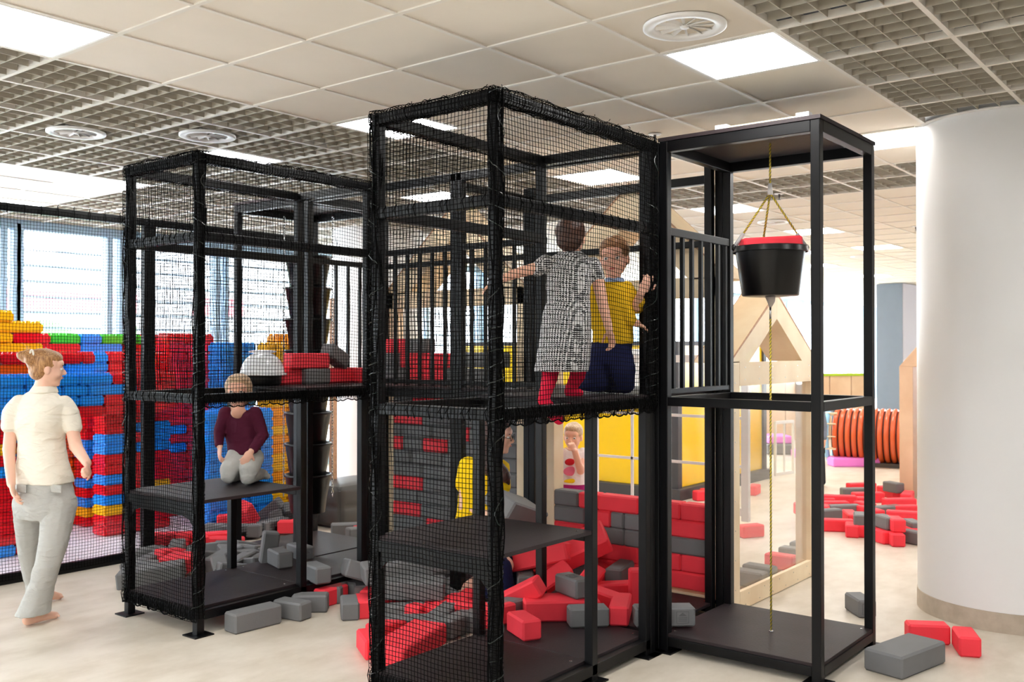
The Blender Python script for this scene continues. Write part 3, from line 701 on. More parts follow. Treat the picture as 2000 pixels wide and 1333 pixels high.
for (k, c, x, y, yaw, zb) in RX: fbp(k, c, x, y, zb, yaw, R8)
R9 = 'on the floor by the right white column'
o = fbp('B', 'grey', 1768, 1281, 0, -13, R9); fbp('H', 'coral', 1811, 1236, 0, -60, R9); fbp('H', 'coral', 1887, 1254, 0, 24, R9); o = fbp('H', 'grey', 1680, 1182, 0, 42, R9); mark(o, '-x', 'H', 'grey')
R10 = 'in the row behind the playhouse plexiglass'
for (c, x, y) in (('grey',1465,1130),('grey',1484,1119),('coral',1526,1097),('grey',1552,1084),('grey',1573,1074)): fbp('H', c, x, y, .02, 88, R10)
R11 = 'on the deck behind the left tower'
def ondeck(k, c, X, Y, z, yaw, R=None): return fb(k, c, (X, Y, z+FB[k][2]/2), yaw, R, R11)
for (k, c, X, Y, z, yaw) in (('L','coral',4.47,5.62,1.445,4),('H','grey',4.72,5.57,1.445,0),('L','coral',5.0,5.62,1.445,10),('H','coral',5.2,5.50,1.445,-10),('L','coral',4.66,5.58,1.558,-2),):
    ondeck(k, c, X, Y, z, yaw)
ondeck('H', 'grey', 4.93, 5.58, 1.59, 10, Matrix.Rotation(math.radians(25), 4, 'Y'))
for (k, c, Y, z) in (('L','grey',5.45,0),('L','coral',5.09,0),('H','grey',5.50,1),('L','coral',5.20,1),('L','coral',5.50,2),('H','grey',5.20,2),('H','coral',5.02,1),('H','grey',4.78,0)): fb(k, c, (5.46, Y, 1.445+.056+.112*z), 90+rr.uniform(-4, 4), None, R11)
fb('H', 'grey', (5.45, 4.55, 1.501), 80, None, R11); fb('L', 'grey', (5.48, 4.55, 1.62), 95, None, R11)
# brick wall of foam blocks in the right playhouse front
R12 = 'in the low wall under the children'
def yy(x): return onX(x, 680, 5.69).y
wallrows = [(0, [('coral',1385),('coral',1303),('coral',1220),('coral',1142),(None,1068)]), (1, [('coral',1385),('coral',1328),('coral',1245),('coral',1167),('coral',1090),(None,1068)]),
 (2, [('grey',1385),('grey',1302),('grey',1217),('coral',1140),(None,1068)]), (3, [('coral',1385),('grey',1303),('grey',1217),('coral',1191),('grey',1141),(None,1068)]), (4, [('coral',1385),('coral',1327),('coral',1245),('coral',1166),('grey',1128),(None,1068)])]
def stretch(o, L, kind): o.scale = (L/FB[kind][0], 1, 1)
def wall_block(c, ya, yb, X, z, region):
    L = abs(yb-ya)-.003; k = min(('L', 'H', 'S'), key=lambda q: abs(FB[q][0]-L))
    o = fb(k, c, (X, (ya+yb)/2, z+.056), 90, None, region); o.scale = (L/FB[k][0], 1, .99); return o
for k, row in wallrows:
    for (c, xa), (_, xb) in zip(row[:-1], row[1:]): wall_block(c, yy(xa), yy(xb), 5.69+.058, .13+.112*k, R12)
R13 = 'in the tall wall behind the middle tower'
def yl(x): return onX(x, 880, 5.69).y
G, C_ = 'grey', 'coral'
tall = {11: [(G,765),(C_,820),(G,862),(G,893),(C_,905),(G,918),(G,960),(C_,997),(0,1010)], 10: [(G,765),(C_,803),(C_,835),(G,868),(G,930),(G,975),(0,1010)], 9: [(C_,765),(G,823),(G,880),(G,950),(0,1010)], 8: [(G,765),(G,783),(G,842),(C_,893),(G,915),(G,970),(0,1010)],
 7: [(C_,765),(G,785),(C_,824),(G,872),(G,935),(0,1010)], 6: [(G,765),(G,802),(G,863),(G,930),(G,980),(0,1010)], 5: [(G,765),(G,823),(G,890),(G,955),(0,1010)], 4: [(C_,765),(G,824),(G,890),(G,960),(0,1010)], 3: [(G,765),(G,815),(G,880),(G,940),(0,1010)], 2: [(C_,765),(G,820),(C_,880),(G,950),(0,1010)], 1: [(G,765),(C_,830),(G,900),(G,965),(0,1010)], 0: [(G,765),(G,820),(G,880),(C_,950),(0,1010)]}
for k, row in tall.items():
    for (c, xa), (_, xb) in zip(row[:-1], row[1:]): wall_block(c, yl(xa), yl(xb), 5.69+.058, .13+.1065*k, R13).scale.z = .94
# red block in the hanging bucket, distant ones
fb('M', 'coral', (5.238, 2.258, 2.272), -50, Matrix.Rotation(math.radians(-3), 4, 'Y'), 'lying across the rim of the hanging bucket')
ORD = ['first', 'second', 'third', 'fourth', 'fifth', 'sixth', 'seventh', 'eighth', 'ninth', 'tenth', 'eleventh', 'twelfth', 'thirteenth', 'fourteenth', 'fifteenth', 'sixteenth', 'seventeenth', 'eighteenth', 'nineteenth', 'twentieth']
def ordinal(n):
    if n < 20: return ORD[n]
    t = ['twenty', 'thirty', 'forty', 'fifty', 'sixty', 'seventy', 'eighty', 'ninety'][(n+1)//10-2]
    return t+'-'+ORD[(n+1) % 10-1] if (n+1) % 10 else {20: 'twentieth', 30: 'thirtieth', 40: 'fortieth', 50: 'fiftieth'}.get(n+1, t+'th')
def label_sorted(items, noun, cat, grp, words):
    by = {}
    for it in items: by.setdefault((it[1], it[2]), []).append(it)
    for (reg, col), L in by.items():
        L.sort(key=lambda it: px_of(it[0].matrix_world.translation if it[0].parent is None else it[0].location)[0])
        for n, it in enumerate(L):
            o = it[0]; c = words[col]
            if len(L) == 1: lab = '%s %s %s' % (c, noun, reg)
            elif n == 0: lab = '%s %s %s, leftmost one' % (c, noun, reg)
            elif n == len(L)-1: lab = '%s %s %s, rightmost one' % (c, noun, reg)
            else: lab = '%s %s %s, %s from left' % (c, noun, reg, ordinal(n))
            tag(o, lab, cat, grp+' '+reg)
# ------------------------------------------------------------------ big plastic toy bricks
def brick_mesh(L, W_, h, m):
    b = bmesh.new(); bmesh.ops.create_cube(b, size=1)
    for v in b.verts: v.co = Vector((v.co.x*(L-.004), v.co.y*(W_-.004), v.co.z*(h-.005)))
    bmesh.ops.bevel(b, geom=b.edges[:], offset=.013, segments=2, affect='EDGES')
    n = max(1, round(L/.077)); k = max(1, round(W_/.077))
    for i in range(n):
        for j in range(k):
            cx, cy = -L/2+(i+.5)*L/n, -W_/2+(j+.5)*W_/k
            r = bmesh.ops.create_cone(b, cap_ends=True, segments=10, radius1=.024, radius2=.020, depth=.018)
            bmesh.ops.translate(b, verts=r['verts'], vec=(cx, cy, h/2+.007))
    me = bpy.data.meshes.new('toy_brick'); b.to_mesh(me); b.free(); me.materials.append(m)
    me.polygons.foreach_set('use_smooth', [True]*len(me.polygons))
    try: me.set_sharp_from_angle(angle=math.radians(40))
    except Exception: pass
    return me
BM = {}
pbricks = []
BH = .092
CTAB = [((0,600,18,618),'green'),((40,633,63,652),'orange'),((0,616,42,700),'yellow'),((36,648,55,666),'blue'),((55,648,86,668),'red'),((0,664,28,684),'red'),((28,662,108,682),'yellow'),((86,655,176,676),'green'),((176,655,236,745),'lblue'),((74,677,172,699),'red'),((170,676,178,700),'green'),
 ((122,698,200,721),'red'),((0,686,26,740),'orangered'),((26,686,55,718),'yellow'),((8,717,240,781),'blue'),((150,781,192,801),'blue'),((0,762,38,782),'red'),((192,781,262,803),'red'),((170,802,262,832),'red'),((0,782,10,808),'green'),((0,808,8,834),'yellow'),((0,834,12,874),'red'),((0,874,36,900),'yellow'),((0,900,36,943),'blue'),((0,943,34,984),'red'),((0,984,36,1005),'blue'),((0,1005,19,1025),'red'),((19,1005,50,1025),'blue'),((0,1025,70,1092),'red'),
 ((183,832,262,857),'red'),((183,857,262,898),'blue'),((183,898,262,935),'red'),((183,935,262,953),'blue'),((183,953,262,972),'red'),((183,972,262,992),'blue'),((183,992,262,1012),'yellow'),((183,1012,262,1060),'red'),
 ((297,830,350,888),'blue'),((297,888,340,906),'yellow'),((262,905,362,940),'red'),((262,940,340,958),'yellow'),((262,958,345,1040),'red'),((250,650,275,690),'yellow'),((262,655,378,830),'red')]
def ctab(x, y, default):
    for (a, b, c, d), col in CTAB:
        if a <= x < c and b <= y < d: return col
    return default
PC = {'red': 'red_p', 'blue': 'blue_p', 'lblue': 'blue_p', 'yellow': 'yellow_p', 'orange': 'orange_p', 'orangered': 'orangered_p', 'green': 'green_p'}
def pbrick(col, x, y, k, L, W_=.23, yaw=0, region=''):
    key = (round(L, 2), W_, col)
    if key not in BM: BM[key] = brick_mesh(L, W_, BH, M[PC[col]])
    o = bpy.data.objects.new('toy_brick', BM[key]); COL.objects.link(o)
    o.matrix_world = Matrix.Translation((x, y, .004+BH*(k+.5))) @ Matrix.Rotation(math.radians(yaw), 4, 'Z')
    pbricks.append((o, region, 'blue' if col == 'lblue' else col)); return o
rb = random.Random(21)
def bwall(x0, x1, y, k0, k1, default, region, W_=.23, along='x', lens=(.46, .46, .23, .31)):
    for k in range(k0, k1):
        x = x0-(.23 if k % 2 else 0)*0
        first = True
        while x < x1-.05:
            L = rb.choice(lens)
            if first and k % 2: L = .23
            first = False
            L = min(L, x1-x)
            if x1-(x+L) < .12: L = x1-x
            L = round(L, 2) if L > .1 else L
            c = (x+L/2, y) if along == 'x' else (y, x+L/2)
            p = px_of((c[0]-(0 if along == 'x' else W_/2), c[1]-(W_/2 if along == 'x' else 0), .004+BH*(k+.5)))
            col = ctab(p[0], p[1], default if not callable(default) else default(k))
            pbrick(col, c[0], c[1], k, L, W_, 0 if along == 'x' else 90, region)
            x += L
bwall(3.30, 4.00, 8.24, 0, 12, lambda k: rb.choice(('red', 'blue', 'red')), 'left of the brick doorway')
bwall(3.30, 5.25, 8.26, 12, 16, 'blue', 'over the brick doorway')
bwall(4.62, 5.29, 8.42, 0, 12, 'red', 'right of the brick doorway')
bwall(3.50, 4.55, 8.45, 16, 18, 'red', 'on the ledge above the doorway')
bwall(3.80, 4.30, 8.90, 14, 21, 'yellow', 'in the pile at far left')
bwall(3.84, 4.04, 8.90, 21, 22, 'green', 'in the pile at far left')
bwall(4.30, 4.55, 8.90, 14, 18, 'yellow', 'in the pile at far left')
bwall(4.1, 6.0, 9.75, 0, 20, 'green', 'in the pen back wall')
bwall(4.0, 5.2, 9.25, 0, 14, lambda k: 'orangered', 'inside the brick doorway')
bwall(4.75, 5.5, 9.0, 0, 18, 'red', 'in the red wall behind')
bwall(5.55, 6.1, 8.9, 0, 20, 'red', 'in the red wall behind')
bwall(5.32, 6.06, 7.86, 0, 12, 'blue', 'in the blue wall behind')
bwall(5.86, 6.3, 8.45, 0, 19, 'blue', 'in the blue wall behind')
bwall(6.14, 6.55, 8.02, 0, 19, lambda k: rb.choice(('yellow', 'orange')), 'in the stack beside the chute')
bwall(6.55, 6.9, 8.4, 0, 20, lambda k: rb.choice(('yellow', 'orange')), 'in the stack beside the chute')
def prune_bricks(keep=296):
    """the bricks that show largest stay objects, the hidden rest of the stacks is one mass"""
    from mathutils.bvhtree import BVHTree
    vs = []; fs = []; own = []
    for n, (o, reg, col) in enumerate(pbricks):
        b0 = len(vs); bb = [o.matrix_world @ Vector(c) for c in o.bound_box]; vs += bb
        for f in ((0,1,2,3),(4,7,6,5),(0,4,5,1),(1,5,6,2),(2,6,7,3),(4,0,3,7)): fs.append([i+b0 for i in f]); own.append(n)
    tree = BVHTree.FromPolygons(vs, fs); cam_p = Vector((0, 0, H)); sc = []
    for n, (o, reg, col) in enumerate(pbricks):
        bb = [Vector(c) for c in o.bound_box]; lo = Vector((min(c.x for c in bb), min(c.y for c in bb), min(c.z for c in bb))); hi = Vector((max(c.x for c in bb), max(c.y for c in bb), max(c.z for c in bb))); vis = 0
        for u in (.08, .3, .5, .7, .92):
            for v in (.2, .5, .8):
                for face in (0, 1):
                    q = Vector((lo.x+(hi.x-lo.x)*u, lo.y, lo.z+(hi.z-lo.z)*v)) if face == 0 else Vector((lo.x, lo.y+(hi.y-lo.y)*u, lo.z+(hi.z-lo.z)*v))
                    p = o.matrix_world @ q; x, y = px_of(p)
                    if not (-20 < x < 2020): continue
                    d = (p-cam_p); L = d.length; hit = tree.ray_cast(cam_p, d.normalized())
                    if hit[0] is None or (hit[0]-cam_p).length > L-.02: vis += 1
        d = (o.location-cam_p).length; sc.append((vis*(hi.x-lo.x)/d**2, n))
    sc.sort(reverse=True); kept = set(n for _, n in sc[:keep] if _ > 0); rest = [pbricks[n] for _, n in sc if n not in kept]
    mats = []; b = bmesh.new()
    for o, reg, col in rest:
        m = o.data.materials[0]
        if m.name not in [q.name for q in mats]: mats.append(m)
        mi = [q.name for q in mats].index(m.name); n0 = len(b.faces); nv = len(b.verts)
        b.from_mesh(o.data); b.verts.ensure_lookup_table(); b.faces.ensure_lookup_table()
        for v in b.verts[nv:]: v.co = o.matrix_world @ v.co
        for f in b.faces[n0:]: f.material_index = mi
    me = bpy.data.meshes.new('toy_brick_mass'); b.to_mesh(me); b.free()
    for m in mats: me.materials.append(m)
    q = bpy.data.objects.new('toy_brick_mass', me); COL.objects.link(q); tag(q, 'mass of plastic toy bricks inside and behind the front brick walls', 'toy bricks', kind='stuff')
    for o, reg, col in rest: bpy.data.objects.remove(o)
    new = [pbricks[n] for n in sorted(kept)]; pbricks[:] = new
bpy.context.view_layer.update(); prune_bricks()
def label_bricks():
    by = {}
    for o, reg, col in pbricks:
        k = int(round((o.location.z-.004)/BH-.5)); by.setdefault((reg, k), []).append((o, col))
    for (reg, k), L in by.items():
        L.sort(key=lambda it: px_of(it[0].location)[0])
        for n, (o, col) in enumerate(L):
            tag(o, '%s toy brick %s, %s layer up, %s from left' % ({'orangered': 'orange red'}.get(col, col), reg, ordinal(k), ordinal(n)), 'toy brick', 'plastic toy bricks '+reg)
label_bricks()

# ------------------------------------------------------------------ playhouses
def gable(t, cx, hw, zb, za, bt, axis, c0, c1, flip=1):
    """two sloping box boards; cx centre, hw half width at the foot, swept c0..c1 across axis"""
    for s in (-1, 1):
        poly = [(cx, za), (cx+s*hw, zb), (cx+s*(hw-bt*hw/(za-zb)), zb), (cx, za-bt)]
        o = MB().prism(poly, axis, c0, c1).build('gable_board', M['birch'], t, bevel=.002)
        for c in (c0, c1):
            dd = .006 if c == c1 else -.006
            q = MB().prism([(p[0], p[1]) for p in ((cx, za+.001), (cx+s*(hw+.001), zb), (cx+s*(hw-.012), zb), (cx, za-.018))], axis, c-(.004 if c == c1 else -.004), c+dd*.3).build('edge_band', M['birch_edge'], t); q.parent = o
def playhouse(label, y0, y1, x0=5.685, x1=7.22, side=True):
    t = thing('playhouse', label, 'playhouse', (x0, y0, 0), 'wooden playhouses beyond the climbing frame')
    w_ = .065
    for y in (y0, y1-w_): kid('side_post', B(x0, x0+.12, y, y+w_, 0, 2.16), M['birch'], t, .003)
    kid('sill_board', B(x0, x0+.12, y0+w_, y1-w_, 0, .115), M['birch'], t, .003)
    kid('cross_beam', B(x0+.0, x0+.10, y0, y1, 2.035, 2.165), M['birch'], t, .003)
    gable(t, (y0+y1)/2, (y1-y0)/2+.05, 2.15, 2.83, .26, 'x', x0, x0+.30)
    return t
h1 = playhouse('birch playhouse on the right with plexiglass side and low foam brick wall', 2.775, 4.16)
h2 = playhouse('birch playhouse seen through the middle net tower, filled with a tall foam brick wall', 4.37, 5.79)
# plexiglass side of the right playhouse
ys = 2.745
kid('side_post', B(5.72, 5.87, ys, ys+.02, 0, 1.62), M['birch'], h1, .002); kid('side_post', B(7.09, 7.22, ys, ys+.12, 0, 1.62), M['birch'], h1, .002)
kid('sill_beam', B(5.87, 7.09, ys, ys+.03, .005, .125), M['birch'], h1, .002); kid('side_beam', B(5.872, 7.088, ys, ys+.03, 1.46, 1.615), M['birch'], h1, .002)
kid('plexiglass_panel', B(5.86, 7.10, ys+.034, ys+.040, .10, 1.48), M['plexi'], h1)
gable(h1, 6.47, .75, 1.61, 2.10, .19, 'y', ys, ys+.26)
m = MB()
for (x, z) in [(5.80, .15+.19*k) for k in range(8)]+[(5.95+.22*k, .03) for k in range(6)]+[(5.95+.22*k, 1.5) for k in range(6)]+[(5.95+.22*k, 1.58) for k in range(6)]+[(6.0+.25*k, .095) for k in range(5)]:
    m.lathe([(.004, 0), (.004, .002)], (0, 0, 0), 8); n0 = len(m.v)-16
    for i in range(n0, len(m.v)): v = m.v[i]; m.v[i] = (x+v[0], ys-.001-v[2], z+v[1])
m.build('screw_heads', M['metal'], h1)
# white muntin window at the back of the right playhouse
wf = thing('window_frame', 'white framed window with thin muntins behind the low foam brick wall', 'window frame', (7.12, 3.3, 0))
for (a, b, c, d) in ((4.66, 4.72, .35, 1.62), (3.25, 3.31, .35, 1.62)): kid('jamb', B(7.10, 7.14, a, b, c, d), M['white_paint'], wf)
for z in (.42, 1.62): kid('cross_rail', B(7.10, 7.14, 3.31, 4.66, z-.03, z+.03), M['white_paint'], wf)
for y in (4.31, 3.95, 3.6): kid('muntin', B(7.112, 7.128, y-.011, y+.011, .45, 1.59), M['white_paint'], wf)
for z in (.775, 1.155): kid('muntin', B(7.112, 7.128, 3.31, 4.66, z-.011, z+.011), M['white_paint'], wf)
# house at far right behind the column
h3 = thing('playhouse', 'pale wooden playhouse half hidden behind the right white column', 'playhouse', (11.38, 3.0, 0), 'wooden playhouses beyond the climbing frame')
c = at(1757, 972); 
for (a, b) in ((0, .20), (.24, .44)):
    yb = c.y-a*.9
    kid('side_post', B(c.x+.0, c.x+.22, yb-.15, yb, 0, 1.50), M['wood_tan'], h3, .004)
MB().prism([(c.y, 1.50), (c.y-.8, 2.45), (c.y-1.6, 1.50), (c.y-1.35, 1.50), (c.y-.8, 2.18), (c.y-.2, 1.50)], 'x', c.x, c.x+.20).build('gable_board', M['wood_tan'], h3, bevel=.004)
kid('side_post', B(c.x, c.x+.2, c.y-1.6, c.y-1.4, 0, 1.5), M['wood_tan'], h3, .004); kid('side_panel', B(c.x+.20, c.x+1.4, c.y-.05, c.y, 0, 1.5), M['wood_tan'], h3)

# ------------------------------------------------------------------ hanging bucket
def bucket_parts(t, c, r0, r1, h, z0):
    b = MB().lathe([(r0*.96, z0), (r0, z0+.006), (r1, z0+h), (r1+.010, z0+h), (r1+.012, z0+h-.012), (r1+.014, z0+h-.028), (r1+.008, z0+h-.03), (r1+.010, z0+h+.004), (r1-.004, z0+h+.004), (r0-.004, z0+.012), (.001, z0+.012)], c, 48, capb=True, capt=False)
    return b.build('bucket_shell', M['bucket'], t, smooth=True)
bc = Vector((5.235, 2.26, 0)); zb = 2.0
bk = thing('bucket', 'black plastic bucket hanging by yellow ropes in the hoist tower', 'bucket', (bc.x, bc.y, zb))
o = bucket_parts(bk, bc, .158, .196, .275, zb); smooth_by_angle(o, 50)
ls = MB()
def rope(p, q, r=.0055, name='rope', t=bk, twist=True):
    p = Vector(p); q = Vector(q); mb = MB(); mb.tube([p, q], r, 8)
    o = mb.build(name, M['rope_y'], t, smooth=True)
    d = (q-p); L = d.length; d.normalize(); a = d.orthogonal().normalized(); b = d.cross(a); st = MB(); n = max(4, int(L/.006))
    for k in range(2): st.tube([p+d*(L*i/n)+(a*math.cos(i*.9+k*3.1)+b*math.sin(i*.9+k*3.1))*r*.82 for i in range(n+1)], r*.42, 4, cap=False)
    s = st.build('dark_strand', M['rope_k'], t, fixn=False); s.parent = o; return o
kz = 2.585
knot = Vector((bc.x, bc.y, kz))
for k, a in enumerate((rt, -rt)):
    e = bc+Vector((a.x, a.y, 0))*.205+Vector((0, 0, zb+.275)); mid = knot.lerp(e, .74)
    rope(knot, mid); MB().tube([mid, e], [.010, .013], 10).build('grey_sleeve', mat('grey_sleeve%d' % k, (170, 168, 168), .5), bk, smooth=True)
    MB().ell(e, (.016, .016, .02)).build('rope_knot', M['bucket'], bk, smooth=True)
rope(knot, bc+fw*.19+Vector((0, 0, zb+.275))); 
rope(knot+Vector((0, 0, .05)), (bc.x, bc.y, 2.868)); MB().tube([knot-Vector((0, 0, .01)), knot+Vector((0, 0, .055))], [.016, .010], 10).build('rope_clamp', M['white_paint'], bk, smooth=True)
MB().tube([(bc.x, bc.y, zb), (bc.x+.01, bc.y, zb-.03), (bc.x, bc.y, zb-.06)], [.03, .022, .008], 10).build('pull_knot', mat('pale_knot', (200, 188, 180), .6), bk, smooth=True)
MB().tube([(bc.x, bc.y, zb-.06), (bc.x, bc.y, zb-.13)], .006, 8).build('rope_thimble', M['metal'], bk, smooth=True)
rope((bc.x, bc.y, zb-.12), (bc.x, bc.y, .105))
MB().lathe([(.014, .103), (.012, .108), (.001, .110)], bc, 12).build('floor_bolt', M['metal'], bk, smooth=True)

# ------------------------------------------------------------------ rubbish chute of buckets
ch = thing('bucket_chute', 'chute of black bottomless buckets chained under the tower behind', 'chute', (5.25, 6.27, .3))
cc = Vector((5.25, 6.27, 0)); zt = 2.55; k = 0
z = .36
while z < 2.2:
    b = MB().lathe([(.138, z), (.182, z+.315), (.192, z+.315), (.194, z+.300), (.184, z+.292), (.136, z+.0)], cc, 40, capb=False, capt=False).build('bucket_section', M['bucket'], ch, smooth=True)
    z += .255
for s in (-1, 1):
    base = cc+rt*(.20*s); base.z = 0; cm = MB(); z = .5; i = 0
    while z < 2.80:
        a = rt if i % 2 else Vector((rt.y, -rt.x, 0)); pts = [base+a*(.007*math.cos(th))+Vector((0, 0, z+.016*math.sin(th))) for th in [2*math.pi*q/8 for q in range(8)]]
        cm.tube(pts, .0028, 5, cap=False, closed=True); z += .024; i += 1
    cm.build('chain', M['metal'], ch, fixn=False)

# ------------------------------------------------------------------ white helmet on the deck
hc = Vector((4.28, 5.60, 1.447))
he = thing('helmet', 'white safety helmet with black band on the left upper deck', 'helmet', hc)
sh = MB(); prof = []
for i in range(13):
    a = math.pi/2*i/12; prof.append((.150*math.cos(a) if i < 12 else .001, .085+.150*math.sin(a)))
sh.lathe([(.135, .075), (.165, .070), (.172, .078), (.152, .088)]+prof[1:], hc, 40, capb=False, capt=False)
o = sh.build('helmet_shell', M['cap_white'], he, smooth=True)
MB().lathe([(.118, .0), (.128, .01), (.134, .085), (.12, .085), (.11, .01)], hc, 32, capb=False, capt=False).build('head_band', M['black'], he, smooth=True)
MB().ell(hc+Vector((0, 0, .235)), (.10, .016, .012), rot=Matrix.Rotation(math.radians(-50), 3, 'Z')).build('crown_ridge', M['cap_white'], he, smooth=True)
MB().prism([(-.06, -.20), (.06, -.20), (.085, -.12), (-.085, -.12)], 'z', .072, .080).build('visor', M['cap_white'], he)
o = he.children[-1]; o.location = (0, 0, 0); o.rotation_euler = (0, 0, math.radians(-10))
for v in o.data.vertices: v.co += hc
for v in o.data.vertices: v.co -= Vector((0, 0, 0))

# ------------------------------------------------------------------ ottoman
ot = thing('ottoman', 'grey tufted leatherette ottoman on the floor between the two towers', 'ottoman', (6.16, 6.91, 0))
m = MB(); ox0, ox1, oy0, oy1, oz = 6.17, 7.0, 6.92, 7.19, .40
def cushion(x0, x1, y0, y1, z0, z1, nx, ny, nz, name):
    b = bmesh.new()
    def grid(o, u, v, n, nu, nv):
        R = 8; g = {}
        for i in range(nu*R+1):
            for j in range(nv*R+1):
                a = abs(math.sin(math.pi*i/R)); c = abs(math.sin(math.pi*j/R)); d = .022*(a*c)**.35
                ei = min(i, nu*R-i)/R; ej = min(j, nv*R-j)/R
                d -= .02*max(0, 1-ei*5)**2+.02*max(0, 1-ej*5)**2
                g[i, j] = b.verts.new(o+u*(i/(nu*R))+v*(j/(nv*R))+n*d)
        for i in range(nu*R):
            for j in range(nv*R): b.faces.new((g[i, j], g[i+1, j], g[i+1, j+1], g[i, j+1]))
    dx, dy, dz = Vector((x1-x0, 0, 0)), Vector((0, y1-y0, 0)), Vector((0, 0, z1-z0)); o0 = Vector((x0, y0, z0)); e = .0
    grid(o0, dx, dz, Vector((0, -1, 0)), nx, nz); grid(o0, dy, dz, Vector((-1, 0, 0)), ny, nz); grid(o0+dz, dx, dy, Vector((0, 0, 1)), 1, 1); grid(o0+dx, dy, dz, Vector((1, 0, 0)), ny, nz); grid(o0+dy, dx, dz, Vector((0, 1, 0)), nx, nz)
    for v in b.verts: v.co -= Vector(ot['_o'])
    bmesh.ops.remove_doubles(b, verts=b.verts, dist=.004); bmesh.ops.recalc_face_normals(b, faces=b.faces)
    me = bpy.data.meshes.new(name); b.to_mesh(me); b.free(); me.materials.append(M['leather']); me.polygons.foreach_set('use_smooth', [True]*len(me.polygons))
    o = bpy.data.objects.new(name, me); COL.objects.link(o); o.parent = ot
cushion(ox0, ox1, oy0, oy1+.30, .02, oz, 3, 2, 2, 'tufted_cushion')
MB().box(ox0+.03, ox1-.03, oy0+.03, oy1+.26, 0, .03).build('base', M['darkgrey'], ot)

# ------------------------------------------------------------------ yellow kiosk, distant play things
kx, ky = 9.744, 5.30
t = thing('kiosk', 'glossy yellow kiosk with dark corner posts beyond the playhouse', 'kiosk', (kx, ky, 0))
MB().box(kx+.03, 12.10, ky+.03, 8.6, .13, 1.74).build('yellow_panel', M['yellow'], t)
MB().box(kx+.02, 12.12, ky+.02, 8.62, 1.74, 1.79).build('top_edge', M['darkgrey'], t)
MB().box(kx-.05, 12.2, ky-.05, 8.65, 0, .125).build('plinth', M['darkgrey'], t, bevel=.004)
for (x, y) in ((kx, ky), (12.06, ky), (kx, 8.55)): MB().box(x, x+.09, y, y+.09, .12, 1.79).build('corner_post', M['darkgrey'], t)
MB().box(kx+.015, kx+.03, 5.55, 6.75, 1.02, 1.70).build('white_poster', M['white_paint'], t)
m = MB()
for (a, b, z, r) in ((5.72, 0, 1.52, .07), (6.25, 0, 1.55, .09), (6.05, 0, 1.25, .06)):
    m.tube([(kx+.010, a+r*math.cos(q), z+r*.8*math.sin(q)) for q in [math.radians(d) for d in range(-160, 60, 20)]], .016, 6)
o = m.build('red_swirl_print', M['red_p'], t); 
# counter behind
c0, c1 = at(1490, 862), at(1705, 856)
t = thing('counter', 'long pale wooden counter with a lime green top edge in the distance', 'counter', (c0.x, c0.y, 0))
d = (c1-c0).normalized(); n = Vector((-d.y, d.x, 0))
if n.dot(fw) < 0: n = -n
n_ = 5; L = (c1-c0).length
for i in range(n_):
    a = c0+d*(L*i/n_+.01); b = c0+d*(L*(i+1)/n_-.01); MB().add([a, b, b+n*.5, a+n*.5]+[p+Vector((0, 0, 1.19)) for p in (a, b, b+n*.5, a+n*.5)], [(3,2,1,0),(4,5,6,7),(0,1,5,4),(1,2,6,5),(2,3,7,6),(3,0,4,7)]).build('wood_panel', M['wood_tan'], t)
a, b = c0-n*.02, c1-n*.02; MB().add([p+Vector((0, 0, z)) for z in (1.19, 1.23) for p in (a, b, b+n*.55, a+n*.55)], [(3,2,1,0),(4,5,6,7),(0,1,5,4),(1,2,6,5),(2,3,7,6),(3,0,4,7)]).build('top_edge', M['lime'], t)
# ribbed tunnel
ta, tb_ = at(1625, 905), at(1775, 913); ta.z = tb_.z = 0; d = (tb_-ta); L = d.length; d.normalize(); r = .40
t = thing('play_tunnel', 'orange ribbed plastic play tunnel lying in front of the grey wall', 'tunnel', (ta.x, ta.y, 0))
side = Vector((-d.y, d.x, 0))
n = int(L/.088); tm = MB(); prof = []
def ringpts(s, rad, n=40): return [ta+d*s+Vector((0, 0, r+.03))+side*(rad*math.cos(2*math.pi*i/n))+Vector((0, 0, rad*math.sin(2*math.pi*i/n))) for i in range(n)]
for i in range(n+1): 
    rm = MB(); rm.tube(ringpts(.10+i*.088, r-.03), .036, 8, cap=False, closed=True); rm.build('rib', M['orange_t'], t, smooth=True)
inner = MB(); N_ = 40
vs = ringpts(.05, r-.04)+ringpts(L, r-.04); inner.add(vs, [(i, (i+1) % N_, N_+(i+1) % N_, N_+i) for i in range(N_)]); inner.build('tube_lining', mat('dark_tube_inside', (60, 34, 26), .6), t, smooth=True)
rm = MB(); rm.tube(ringpts(-.02, r-.01), .04, 8, cap=False, closed=True); rm.build('pale_blue_rim', M['lblue'], t, smooth=True)
for i in range(14):
    a = 2*math.pi*i/14; q0 = Vector((0, 0, r+.03))+side*math.cos(a)*(r+.005)+Vector((0, 0, math.sin(a)*(r+.005)))
    MB().bar(ta+q0-d*.05, ta+q0+d*.12, .012, .05, upv=side*math.cos(a)+Vector((0, 0, math.sin(a)))).build('rim_strap', M['cream'], t)
MB().add([v+Vector((0, 0, 0)) for v in (ta-side*.25, tb_-side*.25, tb_+side*.25, ta+side*.25)]+[v+Vector((0, 0, .06)) for v in (ta-side*.25, tb_-side*.25, tb_+side*.25, ta+side*.25)], [(3,2,1,0),(4,5,6,7),(0,1,5,4),(1,2,6,5),(2,3,7,6),(3,0,4,7)]).build('cradle', M['darkgrey'], t)
